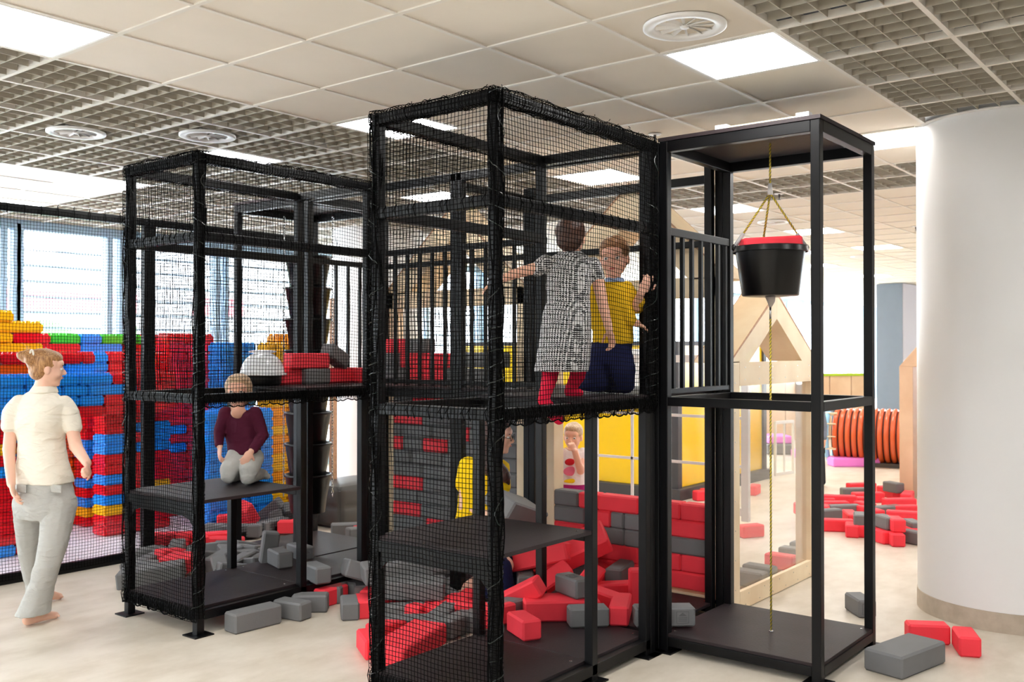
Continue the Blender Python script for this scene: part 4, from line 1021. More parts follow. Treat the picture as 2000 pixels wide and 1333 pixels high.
def soft(name, label, cat, px0, px1, pyb, h, dpt, m, grp=None):
    a, b = at(px0, pyb), at(px1, pyb); d = (b-a).normalized(); n = Vector((-d.y, d.x, 0)); n = n if n.dot(fw) > 0 else -n
    v = [a, b, b+n*dpt, a+n*dpt]
    o = MB().add([p for p in v]+[p+Vector((0, 0, h)) for p in v], [(3,2,1,0),(4,5,6,7),(0,1,5,4),(1,2,6,5),(2,3,7,6),(3,0,4,7)]).build(name, m, bevel=.02)
    return tag(o, label, cat, grp)
soft('floor_cushion', 'long pink foam block lying in front of the orange tunnel', 'foam cushion', 1628, 1720, 913, .13, .3, M['pink'])
soft('floor_cushion', 'small pink foam block on the floor left of the tunnel ring', 'foam cushion', 1553, 1572, 895, .12, .25, M['pink'])
t = thing('bench', 'grey round edged bench with a pink cushion by the far counter', 'bench', at(1500, 889))
o = soft('seat_base', None, None, 1500, 1551, 889, .17, .6, M['grey']); 
for v in o.data.vertices: v.co -= Vector(t['_o'])
o.parent = t
o = soft('seat_cushion', None, None, 1502, 1549, 888, .12, .55, M['pink'])
for v in o.data.vertices: v.co += Vector((0, 0, .17))-Vector(t['_o'])
o.parent = t
# solid white frame standing in for the window frame's reflection in the plexiglass
a, b = at(1514, 930), at(1549, 925); wfr = thing('reflected_frame', 'thin white frame standing in for the window reflection in the plexiglass', 'frame', a)
for p in (a, b, a.lerp(b, .5)): MB().bar(p, p+Vector((0, 0, .72)), .03 if p is not None and p != a.lerp(b, .5) else .018, .03).build('upright', M['white_paint'], wfr)
for z in (.02, .71): MB().bar(a+Vector((0, 0, z)), b+Vector((0, 0, z)), .03, .04).build('cross_bar', M['white_paint'], wfr)
# wooden strip left of the round column seen between the towers
c = P(643, 800, 9.6); tag(MB().box(c.x, c.x+.05, c.y-.06, c.y, 0, 2.2).build('door_frame', M['birch_edge']), 'tall narrow wooden door frame strip beside the column between the towers', 'door frame')

# ------------------------------------------------------------------ outside
t = thing('building', 'pale building with a red band across the street outside the windows', 'building', (8, 30, 0))
MB().box(-2, 34, 30, 31, -2, 9).build('facade', mat('pale_facade', (215, 214, 212), .8), t)
MB().box(6, 22, 29.9, 30, 2.9, 3.5).build('red_band', mat('pale_red_band', (226, 120, 130), .8), t)
m = MB()
o = tag(MB().build('hedge', mat('hedge_green', (120, 176, 110), .9, var=.3, vscale=3)), 'blurred green hedge outside the window behind the left tower', 'hedge', kind='stuff') if False else None
hm = MB(); rh = random.Random(8)
for i in range(60): hm.ell((9+rh.uniform(-1.5, 4), 20+rh.uniform(-.5, .5), rh.uniform(-.2, 1.9)), rh.uniform(.3, .55), 8, 6)
tag(hm.build('hedge', mat('hedge_green', (110, 170, 100), .9, var=.3, vscale=3)), 'blurred green hedge outside the window behind the left tower', 'hedge', kind='stuff')

# ------------------------------------------------------------------ people
Z = Vector((0, 0, 1)); FH = Vector((fw.x, fw.y, 0)).normalized()
M['skin'] = mat('skin', (238, 190, 166), 0.5, subs=.12); M['skin_kid'] = mat('child_skin', (240, 186, 160), 0.5, subs=.12)
M['lip'] = mat('lips', (196, 104, 98), 0.4); M['eye'] = mat('eye', (40, 34, 34), 0.15); M['eyewhite'] = mat('eye_white', (228, 224, 220), 0.2)
def hairmat(name, a, b):
    m = mat(name, a, 0.42, spec=.5); nt = m.node_tree; n = nt.nodes; l = nt.links; bs = n['Principled BSDF']
    tc = n.new('ShaderNodeTexCoord'); mp = n.new('ShaderNodeMapping'); mp.inputs['Scale'].default_value = (70, 70, 9); nz = n.new('ShaderNodeTexNoise'); nz.inputs['Scale'].default_value = 2.2; nz.inputs['Detail'].default_value = 5
    l.new(tc.outputs['Object'], mp.inputs[0]); l.new(mp.outputs[0], nz.inputs['Vector'])
    cr = n.new('ShaderNodeValToRGB'); cr.color_ramp.elements[0].position = .35; cr.color_ramp.elements[1].position = .65; cr.color_ramp.elements[0].color = (*lin(b), 1); cr.color_ramp.elements[1].color = (*lin(a), 1)
    l.new(nz.outputs[0], cr.inputs[0]); l.new(cr.outputs[0], bs.inputs['Base Color'])
    bp = n.new('ShaderNodeBump'); bp.inputs['Strength'].default_value = .6; bp.inputs['Distance'].default_value = .006; l.new(nz.outputs[0], bp.inputs['Height']); l.new(bp.outputs[0], bs.inputs['Normal']); return m
M['hair_blond'] = hairmat('blond_hair', (198, 150, 100), (128, 84, 48)); M['hair_pale'] = hairmat('pale_blond_hair', (226, 200, 168), (178, 140, 104)); M['hair_brown'] = hairmat('brown_hair', (92, 58, 44), (48, 28, 22)); M['hair_dark'] = hairmat('dark_auburn_hair', (70, 36, 28), (30, 15, 13)); M['hair_sandy'] = hairmat('sandy_hair', (176, 128, 86), (116, 76, 50))
def cloth(name, rgb, fold=.35, scale=14, rough=.85):
    m = mat(name, rgb, rough, spec=.2); nt = m.node_tree; n = nt.nodes; l = nt.links
    tc = n.new('ShaderNodeTexCoord'); nz = n.new('ShaderNodeTexNoise'); nz.inputs['Scale'].default_value = scale; nz.inputs['Detail'].default_value = 3; nz.inputs['Distortion'].default_value = .8
    mp = n.new('ShaderNodeMapping'); mp.inputs['Scale'].default_value = (.6, .6, 1.5); l.new(tc.outputs['Object'], mp.inputs[0]); l.new(mp.outputs[0], nz.inputs['Vector'])
    bp = n.new('ShaderNodeBump'); bp.inputs['Strength'].default_value = fold; bp.inputs['Distance'].default_value = .03; l.new(nz.outputs[0], bp.inputs['Height']); l.new(bp.outputs[0], n['Principled BSDF'].inputs['Normal']); return m
M['blouse'] = cloth('cream_blouse', (236, 229, 214), .7, 12); M['burgundy'] = cloth('burgundy_jersey', (82, 26, 48), .3); M['mustard'] = cloth('mustard_jersey', (222, 176, 30), .4); M['navy'] = cloth('navy_trousers', (26, 30, 66), .4)
M['lightgrey'] = cloth('pale_grey_trousers', (190, 189, 184), .4); M['tights'] = cloth('crimson_tights', (206, 22, 58), .2); M['yellowtee'] = cloth('yellow_shirt', (246, 206, 20), .35); M['whitetee'] = cloth('white_tee', (246, 238, 238), .3); M['magenta'] = cloth('magenta_trousers', (176, 40, 124), .3); M['pinkprint'] = cloth('pink_print', (234, 120, 150), .2); M['redprint'] = cloth('red_print', (200, 36, 48), .2)
M['greyhoodie'] = cloth('grey_blue_top', (120, 132, 150), .3); M['charcoal'] = cloth('charcoal_trousers', (32, 33, 40), .4)
def stripes(name, base, dark, ax, sc, thr, cross=False):
    m = cloth(name, base, .4); nt = m.node_tree; n = nt.nodes; l = nt.links; bs = n['Principled BSDF']
    tc = n.new('ShaderNodeTexCoord'); fac = None
    for axis in ((ax,) if not cross else ('X', 'Z')):
        mp = n.new('ShaderNodeMapping'); wv = n.new('ShaderNodeTexWave'); wv.wave_type = 'BANDS'; wv.bands_direction = axis; wv.inputs['Scale'].default_value = sc; wv.inputs['Distortion'].default_value = 2.2 if cross else .3; wv.inputs['Detail'].default_value = 2; wv.inputs['Detail Scale'].default_value = 1.6
        mp.inputs['Rotation'].default_value = (0, 0, -math.radians(51.8)); l.new(tc.outputs['Object'], mp.inputs[0]); l.new(mp.outputs[0], wv.inputs['Vector'])
        gt = n.new('ShaderNodeMath'); gt.operation = 'GREATER_THAN'; gt.inputs[1].default_value = thr; l.new(wv.outputs['Fac'], gt.inputs[0])
        if fac is None: fac = gt
        else:
            mx = n.new('ShaderNodeMath'); mx.operation = 'MAXIMUM'; l.new(fac.outputs[0], mx.inputs[0]); l.new(gt.outputs[0], mx.inputs[1]); fac = mx
    mix = n.new('ShaderNodeMix'); mix.data_type = 'RGBA'; mix.inputs[6].default_value = (*lin(base), 1); mix.inputs[7].default_value = (*lin(dark), 1)
    l.new(fac.outputs[0], mix.inputs[0]); l.new(mix.outputs[2], bs.inputs['Base Color']); return m
M['pinstripe'] = cloth('striped_trousers', (180, 179, 174), .45, 16)
M['hatch'] = stripes('crosshatched_dress', (30, 30, 34), (214, 212, 212), 'X', 30, .60, True)

class Fig:
    def __init__(s, label, base):
        s.t = thing('person', label, 'person', base); s.body = MB()
    def limb(s, mb, pts, rad):
        """smooth tapering limb through joint points"""
        pts = [Vector(p) for p in pts]; P2 = []; R2 = []
        for i in range(len(pts)-1):
            for k in range(6):
                u = k/6; P2.append(pts[i].lerp(pts[i+1], u)); R2.append(rad[i]*(1-u)+rad[i+1]*u)
        P2.append(pts[-1]); R2.append(rad[-1])
        for _ in range(2):
            P3 = P2[:]
            for i in range(1, len(P2)-1): P3[i] = P2[i]*.5+(P2[i-1]+P2[i+1])*.25
            P2 = P3
        mb.tube(P2, R2, 14)
        for p, r in zip(pts, rad): mb.ell(p, r*.995, 14, 10)
    def loft(s, mb, rings, n=28, pw=2.3):
        """rings: (centre, half-width vector, half-depth vector)"""
        vs = []
        for c, w_, d_ in rings:
            for j in range(n):
                a = 2*math.pi*j/n; ca, sa = math.cos(a), math.sin(a); q = 2/pw
                vs.append(Vector(c)+Vector(w_)*math.copysign(abs(ca)**q, ca)+Vector(d_)*math.copysign(abs(sa)**q, sa))
        k = len(rings); fs = [(i*n+j, i*n+(j+1) % n, (i+1)*n+(j+1) % n, (i+1)*n+j) for i in range(k-1) for j in range(n)]
        fs += [tuple(range(n-1, -1, -1)), tuple((k-1)*n+j for j in range(n))]; mb.add(vs, fs)
    def hand(s, mb, w_, d, nrm, sc=1.0, curl=.5, thumb=1):
        """wrist point, direction to the knuckles, back-of-hand normal"""
        d = Vector(d).normalized(); nrm = Vector(nrm); nrm = (nrm-d*nrm.dot(d)).normalized(); a = d.cross(nrm)*thumb
        L = .082*sc; mb.ell(w_+d*L*.55, (1, 1, 1), 12, 8, rot=Matrix((a*.038*sc, nrm*.015*sc, d*L*.62)).transposed())
        mb.ell(w_+d*L*.2, (1, 1, 1), 12, 8, rot=Matrix((a*.027*sc, nrm*.017*sc, d*L*.45)).transposed())
        for i, (off, ln, r) in enumerate(((.028, .068, .0085), (.0095, .076, .0088), (-.009, .071, .0084), (-.027, .056, .0075))):
            p = w_+d*L*.98+a*off*sc; dd = (d+a*off*3).normalized(); pts = [p-d*.02*sc, p]; c = curl*(.8+.15*i)
            for k, f in enumerate((.45, .32, .25)):
                ang = c*(k+.6); dr = dd*math.cos(ang)-nrm*math.sin(ang); p = p+dr*ln*sc*f; pts.append(p)
            mb.tube(pts, [r*sc*x for x in (1.05, 1.0, .95, .88, .7)], 8); mb.ell(pts[-1], r*sc*.72, 8, 6)
        p = w_+d*L*.25+a*.026*sc; pts = [p-a*.012*sc]
        for k, ln in enumerate((.036, .032, .024)):
            dr = (d*(.55+.2*k)+a*(.8-.35*k)-nrm*(.15+.25*k*curl)).normalized(); p = p+dr*ln*sc; pts.append(p)
        mb.tube(pts, [.0125*sc, .0115*sc, .010*sc, .008*sc], 8); mb.ell(pts[-1], .008*sc, 8, 6)
    def foot(s, mb, ank, toe, sc=1.0, toes=False):
        ank = Vector(ank); toe = Vector(toe); d = toe-ank; dh = Vector((d.x, d.y, 0)).normalized()
        s.limb(mb, [ank-dh*.025*sc-Z*.02*sc, ank.lerp(toe, .55), toe], [.034*sc, .031*sc, .022*sc]); sd = dh.cross(Z)
        if toes:
            for i in range(5): mb.ell(toe+sd*(.012*(i-2))*sc*1.3+dh*(.014-.004*abs(i-1.2))*sc, (.010*sc,)*3, 8, 6)
    def head(s, C, hf, hu, h, skin, mouth=True, brow='hair_brown'):
        hf = Vector(hf).normalized(); hu = Vector(hu); hu = (hu-hf*hu.dot(hf)).normalized(); hr = hf.cross(hu); s.C, s.hf, s.hu, s.hr, s.h = C, hf, hu, hr, h
        def E(x, y, z, rx, ry, rz, mb=None): (mb or s.body).ell(C+hr*x*h+hf*y*h+hu*z*h, (1, 1, 1), 20, 14, rot=Matrix((hr*rx*h, hf*ry*h, hu*rz*h)).transposed())
        s.E = E
        E(0, -.05, .13, .335, .41, .37); E(0, .07, -.10, .285, .32, .34); E(0, .17, -.33, .17, .19, .16); E(0, .27, -.40, .095, .09, .075)
        E(-.15, .22, -.13, .11, .13, .12); E(.15, .22, -.13, .11, .13, .12); E(0, .26, .14, .25, .14, .14)
        s.body.tube([C+hf*.36*h+hu*.03*h, C+hf*.43*h-hu*.06*h, C+hf*.455*h-hu*.115*h], [.028*h, .04*h, .052*h], 10); E(0, .44, -.12, .055, .045, .042); E(-.045, .41, -.135, .03, .035, .028); E(.045, .41, -.135, .03, .035, .028)
        for k in (-1, 1): E(.325*k, -.02, -.06, .035, .085, .125)
        E(0, .365, -.235, .10, .045, .04)
        for k in (-1, 1):
            m = MB(); E(.135*k, .335, .0, .052, .045, .036, m); m.build('eye', M['eyewhite'], s.t, smooth=True)
            m = MB(); E(.135*k, .374, .0, .022, .012, .024, m); m.build('iris', M['eye'], s.t, smooth=True).parent = s.t.children[-1] if False else s.t
            m = MB(); E(.135*k, .365, .095, .075, .02, .014, m); m.build('eyebrow', M[brow], s.t, smooth=True)
        m = MB(); E(0, .405, -.235, .075, .02, .022, m); m.build('lips', M['lip'], s.t, smooth=True)
    def finish(s, mb, name, m, vox=.006, it=6, disp=0.0, label=None):
        o = mb.build(name, m, s.t, smooth=True)
        r = o.modifiers.new('r', 'REMESH'); r.mode = 'VOXEL'; r.voxel_size = vox; r.use_smooth_shade = True
        sm = o.modifiers.new('s', 'SMOOTH'); sm.factor = .5; sm.iterations = it
        if disp:
            tx = bpy.data.textures.new(name, 'CLOUDS'); tx.noise_scale = disp*6
            dm = o.modifiers.new('d', 'DISPLACE'); dm.texture = tx; dm.strength = disp; dm.mid_level = .5
        if label: o['label'] = label
        return o
R_ = rt
def Vw(x, y, z=0): return R_*x+FH*y+Z*z     # screen-right, away, up

# 1 -- woman walking away on the left
D = 6.1; f = Fig('woman in cream short sleeved blouse and grey striped trousers walking away at the left', (P(70, 1200, 6.1).x, P(70, 1200, 6.1).y, 0)); b = f.body
body_f = Vw(.40, .92); side = Vw(.92, -.40)
C = P(92, 719, D); f.head(C, Vw(.86, .50, -.10), Z, .235, 'skin')
neck0, neck1 = P(82, 772, D+.03), P(90, 738, D); f.limb(b, [neck0, neck1], [.062, .056])
sh = P(79, 790, D+.03); wa = P(82, 872, D+.05); hp = P(86, 950, D+.05)
def ring(c, w_, d_, sd=side, fd=body_f): return (c, sd*w_, fd*d_)
f.loft(b, [ring(P(80, 778, D+.03), .10, .06), ring(sh, .165, .095), ring(P(80, 825, D+.03), .155, .105), ring(wa, .118, .09), ring(P(85, 915, D+.05), .155, .11), ring(P(87, 985, D+.04), .16, .115)])
LS, LE, LW = P(27, 797, D+.02), P(17, 878, D+.02), P(22, 946, D-.10); f.limb(b, [LS, LE, LW], [.040, .038, .026]); f.hand(b, LW, P(30, 985, D-.16)-LW, Vw(-1, -.2), 1.0, .45, 1)
RS, RE, RW = P(135, 797, D+.02), P(147, 872, D+.0), P(170, 905, D-.12); f.limb(b, [RS, RE, RW], [.040, .039, .027]); f.hand(b, RW, P(172, 925, D-.2)-RW, Vw(1, -.3), .9, 1.25, -1)
aA = P(62, 1188, 6.0); aB = P(82, 1158, 6.5)
aA.z = .085; aB.z = .09
f.limb(b, [P(112, 962, 6.12), P(98, 1075, 6.02), aA], [.078, .054, .036]); f.limb(b, [P(60, 962, 6.2), P(60, 1075, 6.32), aB], [.078, .054, .036])
tA = aA+Vw(.085, .13); tA.z = .022; tB = aB+Vw(.07, .10); tB.z = .022
f.foot(b, aA-Z*.03, tA, 1.0, True); f.foot(b, aB-Z*.03, tB, 1.0, True)
f.finish(b, 'body', M['skin'], .0055, 4)
bl = MB(); f.loft(bl, [ring(P(84, 763, D+.02), .075, .062), ring(P(81, 776, D+.03), .135, .085), ring(P(79, 790, D+.03), .188, .112), ring(P(79, 822, D+.03), .182, .125), ring(P(81, 862, D+.05), .150, .115), ring(P(83, 895, D+.05), .160, .122), ring(P(85, 925, D+.05), .185, .138), ring(P(86, 943, D+.05), .193, .146)])
f.limb(bl, [P(38, 790, D+.02), P(25, 808, D+.02)], [.058, .064]); f.limb(bl, [P(124, 790, D+.02), P(135, 808, D+.02)], [.058, .064]); f.limb(bl, [P(25, 808, D+.02), P(20, 832, D+.02)], [.064, .056]); f.limb(bl, [P(135, 808, D+.02), P(142, 834, D+.02)], [.064, .056])
f.finish(bl, 'blouse', M['blouse'], .007, 5, .012)
co = MB(); f.loft(co, [ring(P(85, 768, D+.02), .088, .082), ring(P(87, 755, D+.02), .066, .064), ring(P(87, 752, D+.02), .060, .058)]); f.finish(co, 'collar', M['blouse'], .006, 2)
tr = MB(); f.loft(tr, [ring(P(86, 930, D+.05), .170, .128), ring(P(87, 960, D+.05), .190, .142), ring(P(88, 990, D+.04), .196, .148), ring(P(88, 1012, D+.04), .180, .13)])
f.limb(tr, [P(116, 985, 6.10), P(105, 1060, 6.03), P(88, 1120, 6.0)], [.108, .086, .072]); f.limb(tr, [P(58, 985, 6.2), P(58, 1065, 6.32), P(66, 1120, 6.42)], [.104, .080, .068])
f.loft(tr, [ring(P(92, 1105, 6.0), .074, .074), ring(P(84, 1135, 6.0), .070, .072), ring(P(70, 1180, 6.0), .080, .090), ring(P(64, 1200, 5.99), .088, .105)]); f.loft(tr, [ring(P(64, 1110, 6.42), .070, .070), ring(P(72, 1140, 6.46), .066, .07), ring(P(78, 1166, 6.48), .074, .085)])
f.finish(tr, 'trousers', M['pinstripe'], .007, 6, .010)
for (x, w_) in ((42, .040), (104, .070)): 
    c = P(x, 955, D-.088); MB().bar(c-side*w_, c+side*w_, .012, .05).build('pocket_flap', M['pinstripe'], f.t, bevel=.006)
ha = MB(); f.E(0, -.10, .14, .365, .42, .385, ha); f.E(0, -.20, -.05, .32, .26, .30, ha); f.E(0, .05, .27, .315, .315, .21, ha)
bun = P(57, 697, D-.05); ha.ell(bun, (.058, .055, .046)); ha.ell(bun+Vw(-.03, -.02, .008), (.035, .035, .03)); ha.ell(bun+Vw(.025, -.03, -.018), (.04, .04, .035)); f.limb(ha, [P(72, 700, D-.02), bun], [.034, .03]); f.finish(ha, 'hair', M['hair_blond'], .006, 3, .012)
wi = MB(); rw = random.Random(3)
for i in range(34):
    a = rw.uniform(0, 6.28); p = bun+Vw(.03*math.cos(a), -.01, .03*math.sin(a)); q = p+Vw(rw.uniform(-.05, .04), rw.uniform(-.02, .02), rw.uniform(-.01, .06)); wi.tube([p, p.lerp(q, .5)+Vw(.01, 0, .008), q], [.0012, .001, .0006], 3)
for i in range(6): p = P(92+rw.uniform(-26, 10), 688+rw.uniform(-6, 4), D); wi.tube([p, p+Vw(rw.uniform(-.04, .0), 0, rw.uniform(.0, .02))], .0008, 3)
wi.build('loose_strands', M['hair_pale'], f.t, fixn=False)
hb = MB(); hb.tube([bun+Vw(.035, -.035+.05*math.cos(a)*0, 0)+Vw(.012*math.cos(a), -.005, .042*math.sin(a)) for a in [2*math.pi*k/12 for k in range(12)]], .006, 6, closed=True, cap=False); hb.build('hair_tie', M['blouse'], f.t, smooth=True)

# 2 -- child in the crosshatched dress
D = 5.25; f = Fig('child in black and white crosshatched dress and crimson tights standing with arms spread', (P(1112, 775, 5.1).x, P(1112, 775, 5.1).y, 1.43)); b = f.body
side = Vw(.97, -.22); body_f = Vw(.22, .97)
f.head(P(1115, 464, D), Vw(.25, .95, -.05), Z, .22, 'skin_kid'); f.limb(b, [P(1114, 512, D), P(1115, 480, D)], [.042, .040])
f.loft(b, [ring(P(1113, 508, D), .10, .055), ring(P(1113, 530, D), .105, .07), ring(P(1110, 600, D), .092, .07), ring(P(1100, 680, D), .11, .08)])
a0, a1, a2 = P(1062, 520, D), P(1008, 534, D-.02), P(972, 549, D-.03); f.limb(b, [a0, a1, a2], [.034, .028, .020]); f.hand(b, a2, P(948, 562, D-.02)-a2, Z, .72, .35, 1)
a0, a1, a2 = P(1164, 528, D), P(1178, 598, D-.01), P(1190, 645, D-.02); f.limb(b, [a0, a1, a2], [.036, .030, .021]); f.hand(b, a2, P(1196, 668, D+.0)-a2, Vw(.9, .5), .85, .7, -1)
f.finish(b, 'body', M['skin_kid'], .0045, 4)
dr = MB(); f.loft(dr, [ring(P(1114, 492, D), .058, .05), ring(P(1113, 502, D), .105, .066), ring(P(1112, 520, D), .128, .078), ring(P(1110, 560, D), .122, .085), ring(P(1110, 588, D), .116, .084), ring(P(1107, 612, D), .132, .098), ring(P(1104, 670, D), .142, .112), ring(P(1098, 715, D), .147, .12), ring(P(1096, 726, D), .148, .12)])
f.limb(dr, [P(1066, 514, D), P(1050, 526, D)], [.046, .042]); f.limb(dr, [P(1158, 518, D), P(1166, 540, D)], [.046, .044]); f.finish(dr, 'dress', M['hatch'], .006, 5, .008)
lg = MB(); f.limb(lg, [P(1078, 700, D), P(1074, 738, D-.02), P(1062, 780, D-.22)], [.056, .044, .030]); f.limb(lg, [P(1062, 782, D-.22), P(1078, 806, D-.26), P(1092, 820, D-.26)], [.032, .034, .028])
f.limb(lg, [P(1130, 700, D+.02), P(1128, 735, D+.05), P(1112, 764, D+.06)], [.056, .043, .029]); f.limb(lg, [P(1112, 766, D+.06), P(1132, 768, D+.02)], [.029, .022]); f.finish(lg, 'tights', M['tights'], .005, 4)
ha = MB(); f.E(0, -.08, .12, .375, .43, .40, ha); f.E(0, -.20, -.08, .33, .26, .30, ha); f.finish(ha, 'hair', M['hair_brown'], .0045, 3, .008)

# 3 -- boy in mustard top
D = 5.52; f = Fig('blond boy in mustard top and navy trousers kneeling and holding the post', (P(1190, 765, D).x, P(1190, 765, D).y, 1.43)); b = f.body
side = Vw(.80, -.60); body_f = Vw(-.55, -.84)
f.head(P(1200, 504, D), Vw(-.28, -.95, -.12), Vw(-.06, 0, 1), .24, 'skin_kid', brow='hair_sandy'); f.limb(b, [P(1196, 562, D+.02), P(1198, 532, D+.01)], [.045, .042])
f.loft(b, [ring(P(1195, 560, D+.02), .09, .06), ring(P(1195, 590, D+.02), .105, .075), ring(P(1192, 670, D+.02), .10, .075)])
a0, a1, a2 = P(1225, 568, D), P(1243, 600, D-.04), P(1252, 572, D-.10); f.limb(b, [a0, a1, a2], [.036, .030, .022]); f.hand(b, a2, P(1264, 550, D-.11)-a2, Vw(.3, -.9), .85, .6, 1)
a0, a1, a2 = P(1215, 590, D-.02), P(1232, 628, D-.04), P(1244, 632, D-.05); f.limb(b, [a0, a1, a2], [.034, .028, .022]); f.hand(b, a2, P(1258, 640, D-.04)-a2, Z, .75, 1.0, 1)
f.finish(b, 'body', M['skin_kid'], .0045, 4)
to = MB(); f.loft(to, [ring(P(1197, 548, D+.01), .055, .05), ring(P(1196, 558, D+.02), .10, .068), ring(P(1195, 575, D+.02), .118, .082), ring(P(1196, 620, D+.02), .112, .086), ring(P(1197, 672, D+.02), .120, .092)])
f.limb(to, [P(1222, 566, D), P(1243, 598, D-.02), P(1251, 590, D-.05)], [.050, .046, .040]); f.limb(to, [P(1170, 566, D+.02), P(1160, 620, D+.04), P(1175, 655, D)], [.050, .042, .036]); f.limb(to, [P(1214, 585, D-.02), P(1230, 624, D-.05)], [.048, .040])
f.finish(to, 'jumper', M['mustard'], .006, 5, .010)
co = MB(); f.loft(co, [ring(P(1200, 552, D-.0), .062, .056), ring(P(1200, 543, D-.0), .05, .046)]); f.finish(co, 'shirt_collar', mat('pale_blue_collar', (150, 172, 206), .8), .005, 2)
tr = MB(); f.loft(tr, [ring(P(1196, 664, D+.02), .112, .086), ring(P(1192, 690, D+.02), .122, .098), ring(P(1188, 712, D+.02), .12, .10)])
f.limb(tr, [P(1208, 695, D), P(1216, 725, D-.04), P(1222, 752, D-.04)], [.082, .076, .052]); f.limb(tr, [P(1172, 695, D+.03), P(1166, 728, D), P(1172, 750, D-.02)], [.080, .074, .052])
f.limb(tr, [P(1222, 752, D-.04), P(1185, 752, D+.12), P(1150, 752, D+.16)], [.050, .046, .036]); f.limb(tr, [P(1172, 750, D-.02), P(1150, 751, D+.02), P(1136, 752, D+.06)], [.05, .042, .032]); f.finish(tr, 'trousers', M['navy'], .006, 5, .008)
ha = MB(); f.E(0, -.08, .17, .365, .43, .37, ha); f.E(0, .10, .33, .28, .28, .17, ha); f.E(0, -.22, -.02, .32, .24, .28, ha); f.finish(ha, 'hair', M['hair_sandy'], .0045, 3, .012)

# 4 -- kneeling child in burgundy
D = 6.55; f = Fig('fair haired child in burgundy jersey and pale trousers kneeling on the left step deck', (P(465, 940, D).x, P(465, 940, D).y, .80)); b = f.body
side = Vw(1, 0); body_f = Vw(.0, -1)
f.head(P(465, 766, D), Vw(.12, -.97, .05), Z, .235, 'skin_kid', brow='hair_pale'); f.limb(b, [P(464, 812, D+.02), P(465, 786, D+.01)], [.048, .046])
f.loft(b, [ring(P(465, 806, D+.02), .09, .055), ring(P(466, 830, D+.02), .105, .07), ring(P(474, 885, D+.02), .10, .075)])
a0, a1, a2 = P(438, 808, D), P(426, 846, D-.02), P(429, 872, D-.08); f.limb(b, [a0, a1, a2], [.034, .028, .021]); f.hand(b, a2, P(429, 892, D-.1)-a2, Vw(-.8, -.5), .82, .6, 1)
a0, a1, a2 = P(501, 808, D), P(512, 850, D-.02), P(491, 882, D-.12); f.limb(b, [a0, a1, a2], [.034, .028, .021]); f.hand(b, a2, P(478, 900, D-.16)-a2, Vw(.4, -.9), .82, .7, -1)
b.ell(P(466, 806, D-.062), (.062, .022, .042)); f.finish(b, 'body', M['skin_kid'], .005, 3)
to = MB(); f.loft(to, [ring(P(466, 802, D+.02), .078, .055), ring(P(467, 808, D+.02), .116, .068), ring(P(468, 822, D+.02), .120, .078), ring(P(472, 860, D+.02), .112, .082), ring(P(480, 888, D+.02), .115, .086)])
f.limb(to, [P(441, 808, D), P(428, 845, D-.02), P(428, 868, D-.07)], [.048, .038, .030]); f.limb(to, [P(498, 808, D), P(514, 850, D-.02), P(495, 878, D-.10)], [.048, .040, .032]); f.finish(to, 'jersey', M['burgundy'], .006, 5, .008)
tr = MB(); f.loft(tr, [ring(P(480, 880, D+.02), .108, .08), ring(P(480, 897, D+.02), .115, .09)])
f.limb(tr, [P(463, 893, D), P(448, 918, D-.10), P(446, 930, D-.12)], [.072, .064, .052]); f.limb(tr, [P(495, 895, D), P(486, 918, D-.12), P(484, 932, D-.14)], [.072, .064, .052])
f.limb(tr, [P(484, 932, D-.14), P(506, 927, D+.10), P(514, 927, D+.16)], [.048, .044, .034]); f.limb(tr, [P(446, 930, D-.12), P(462, 928, D+.10), P(470, 928, D+.18)], [.048, .044, .034]); f.finish(tr, 'trousers', M['lightgrey'], .006, 5, .008)
so = MB(); f.limb(so, [P(512, 928, D+.14), P(522, 931, D+.10)], [.030, .022]); f.finish(so, 'sock', M['lightgrey'], .005, 2)
ha = MB(); f.E(0, -.10, .16, .39, .43, .38, ha); f.E(0, -.15, -.05, .39, .32, .36, ha); f.E(0, .10, .34, .30, .26, .16, ha); f.finish(ha, 'hair', M['hair_pale'], .005, 3, .012)

# 5 -- woman in yellow kneeling behind the middle tower
D = 6.35; f = Fig('dark haired woman with glasses and yellow shirt kneeling behind the middle tower', (P(950, 1100, D).x, P(950, 1100, D).y, 0)); b = f.body
side = Vw(.55, -.83); body_f = Vw(.83, .30)
f.head(P(972, 851, D), Vw(.96, -.22, -.12), Z, .235, 'skin', brow='hair_dark'); f.limb(b, [P(955, 912, D+.02), P(966, 880, D)], [.058, .054])
f.loft(b, [ring(P(950, 902, D+.02), .12, .07), ring(P(945, 925, D+.02), .165, .095), ring(P(940, 990, D+.02), .13, .09), ring(P(935, 1035, D+.02), .165, .12)])
a0, a1, a2 = P(912, 915, D+.05), P(908, 990, D+.0), P(965, 1012, D-.15); f.limb(b, [a0, a1, a2], [.054, .044, .028]); f.hand(b, a2, P(985, 1012, D-.18)-a2, Z, 1, .6, 1)
a0, a1, a2 = P(978, 925, D-.05), P(985, 985, D-.05), P(1018, 1010, D-.10); f.limb(b, [a0, a1, a2], [.050, .040, .027]); f.hand(b, a2, P(1036, 1012, D-.12)-a2, Z, 1, .6, 1)
f.limb(b, [P(930, 1040, D), P(985, 1105, D-.05), P(900, 1160, D+.1)], [.09, .062, .045])
f.finish(b, 'body', M['skin'], .0055, 4)
to = MB(); f.loft(to, [ring(P(953, 896, D+.02), .09, .066), ring(P(950, 905, D+.02), .155, .088), ring(P(945, 925, D+.02), .178, .11), ring(P(942, 965, D+.02), .158, .115), ring(P(938, 1005, D+.02), .16, .115), ring(P(936, 1030, D+.02), .175, .125)])
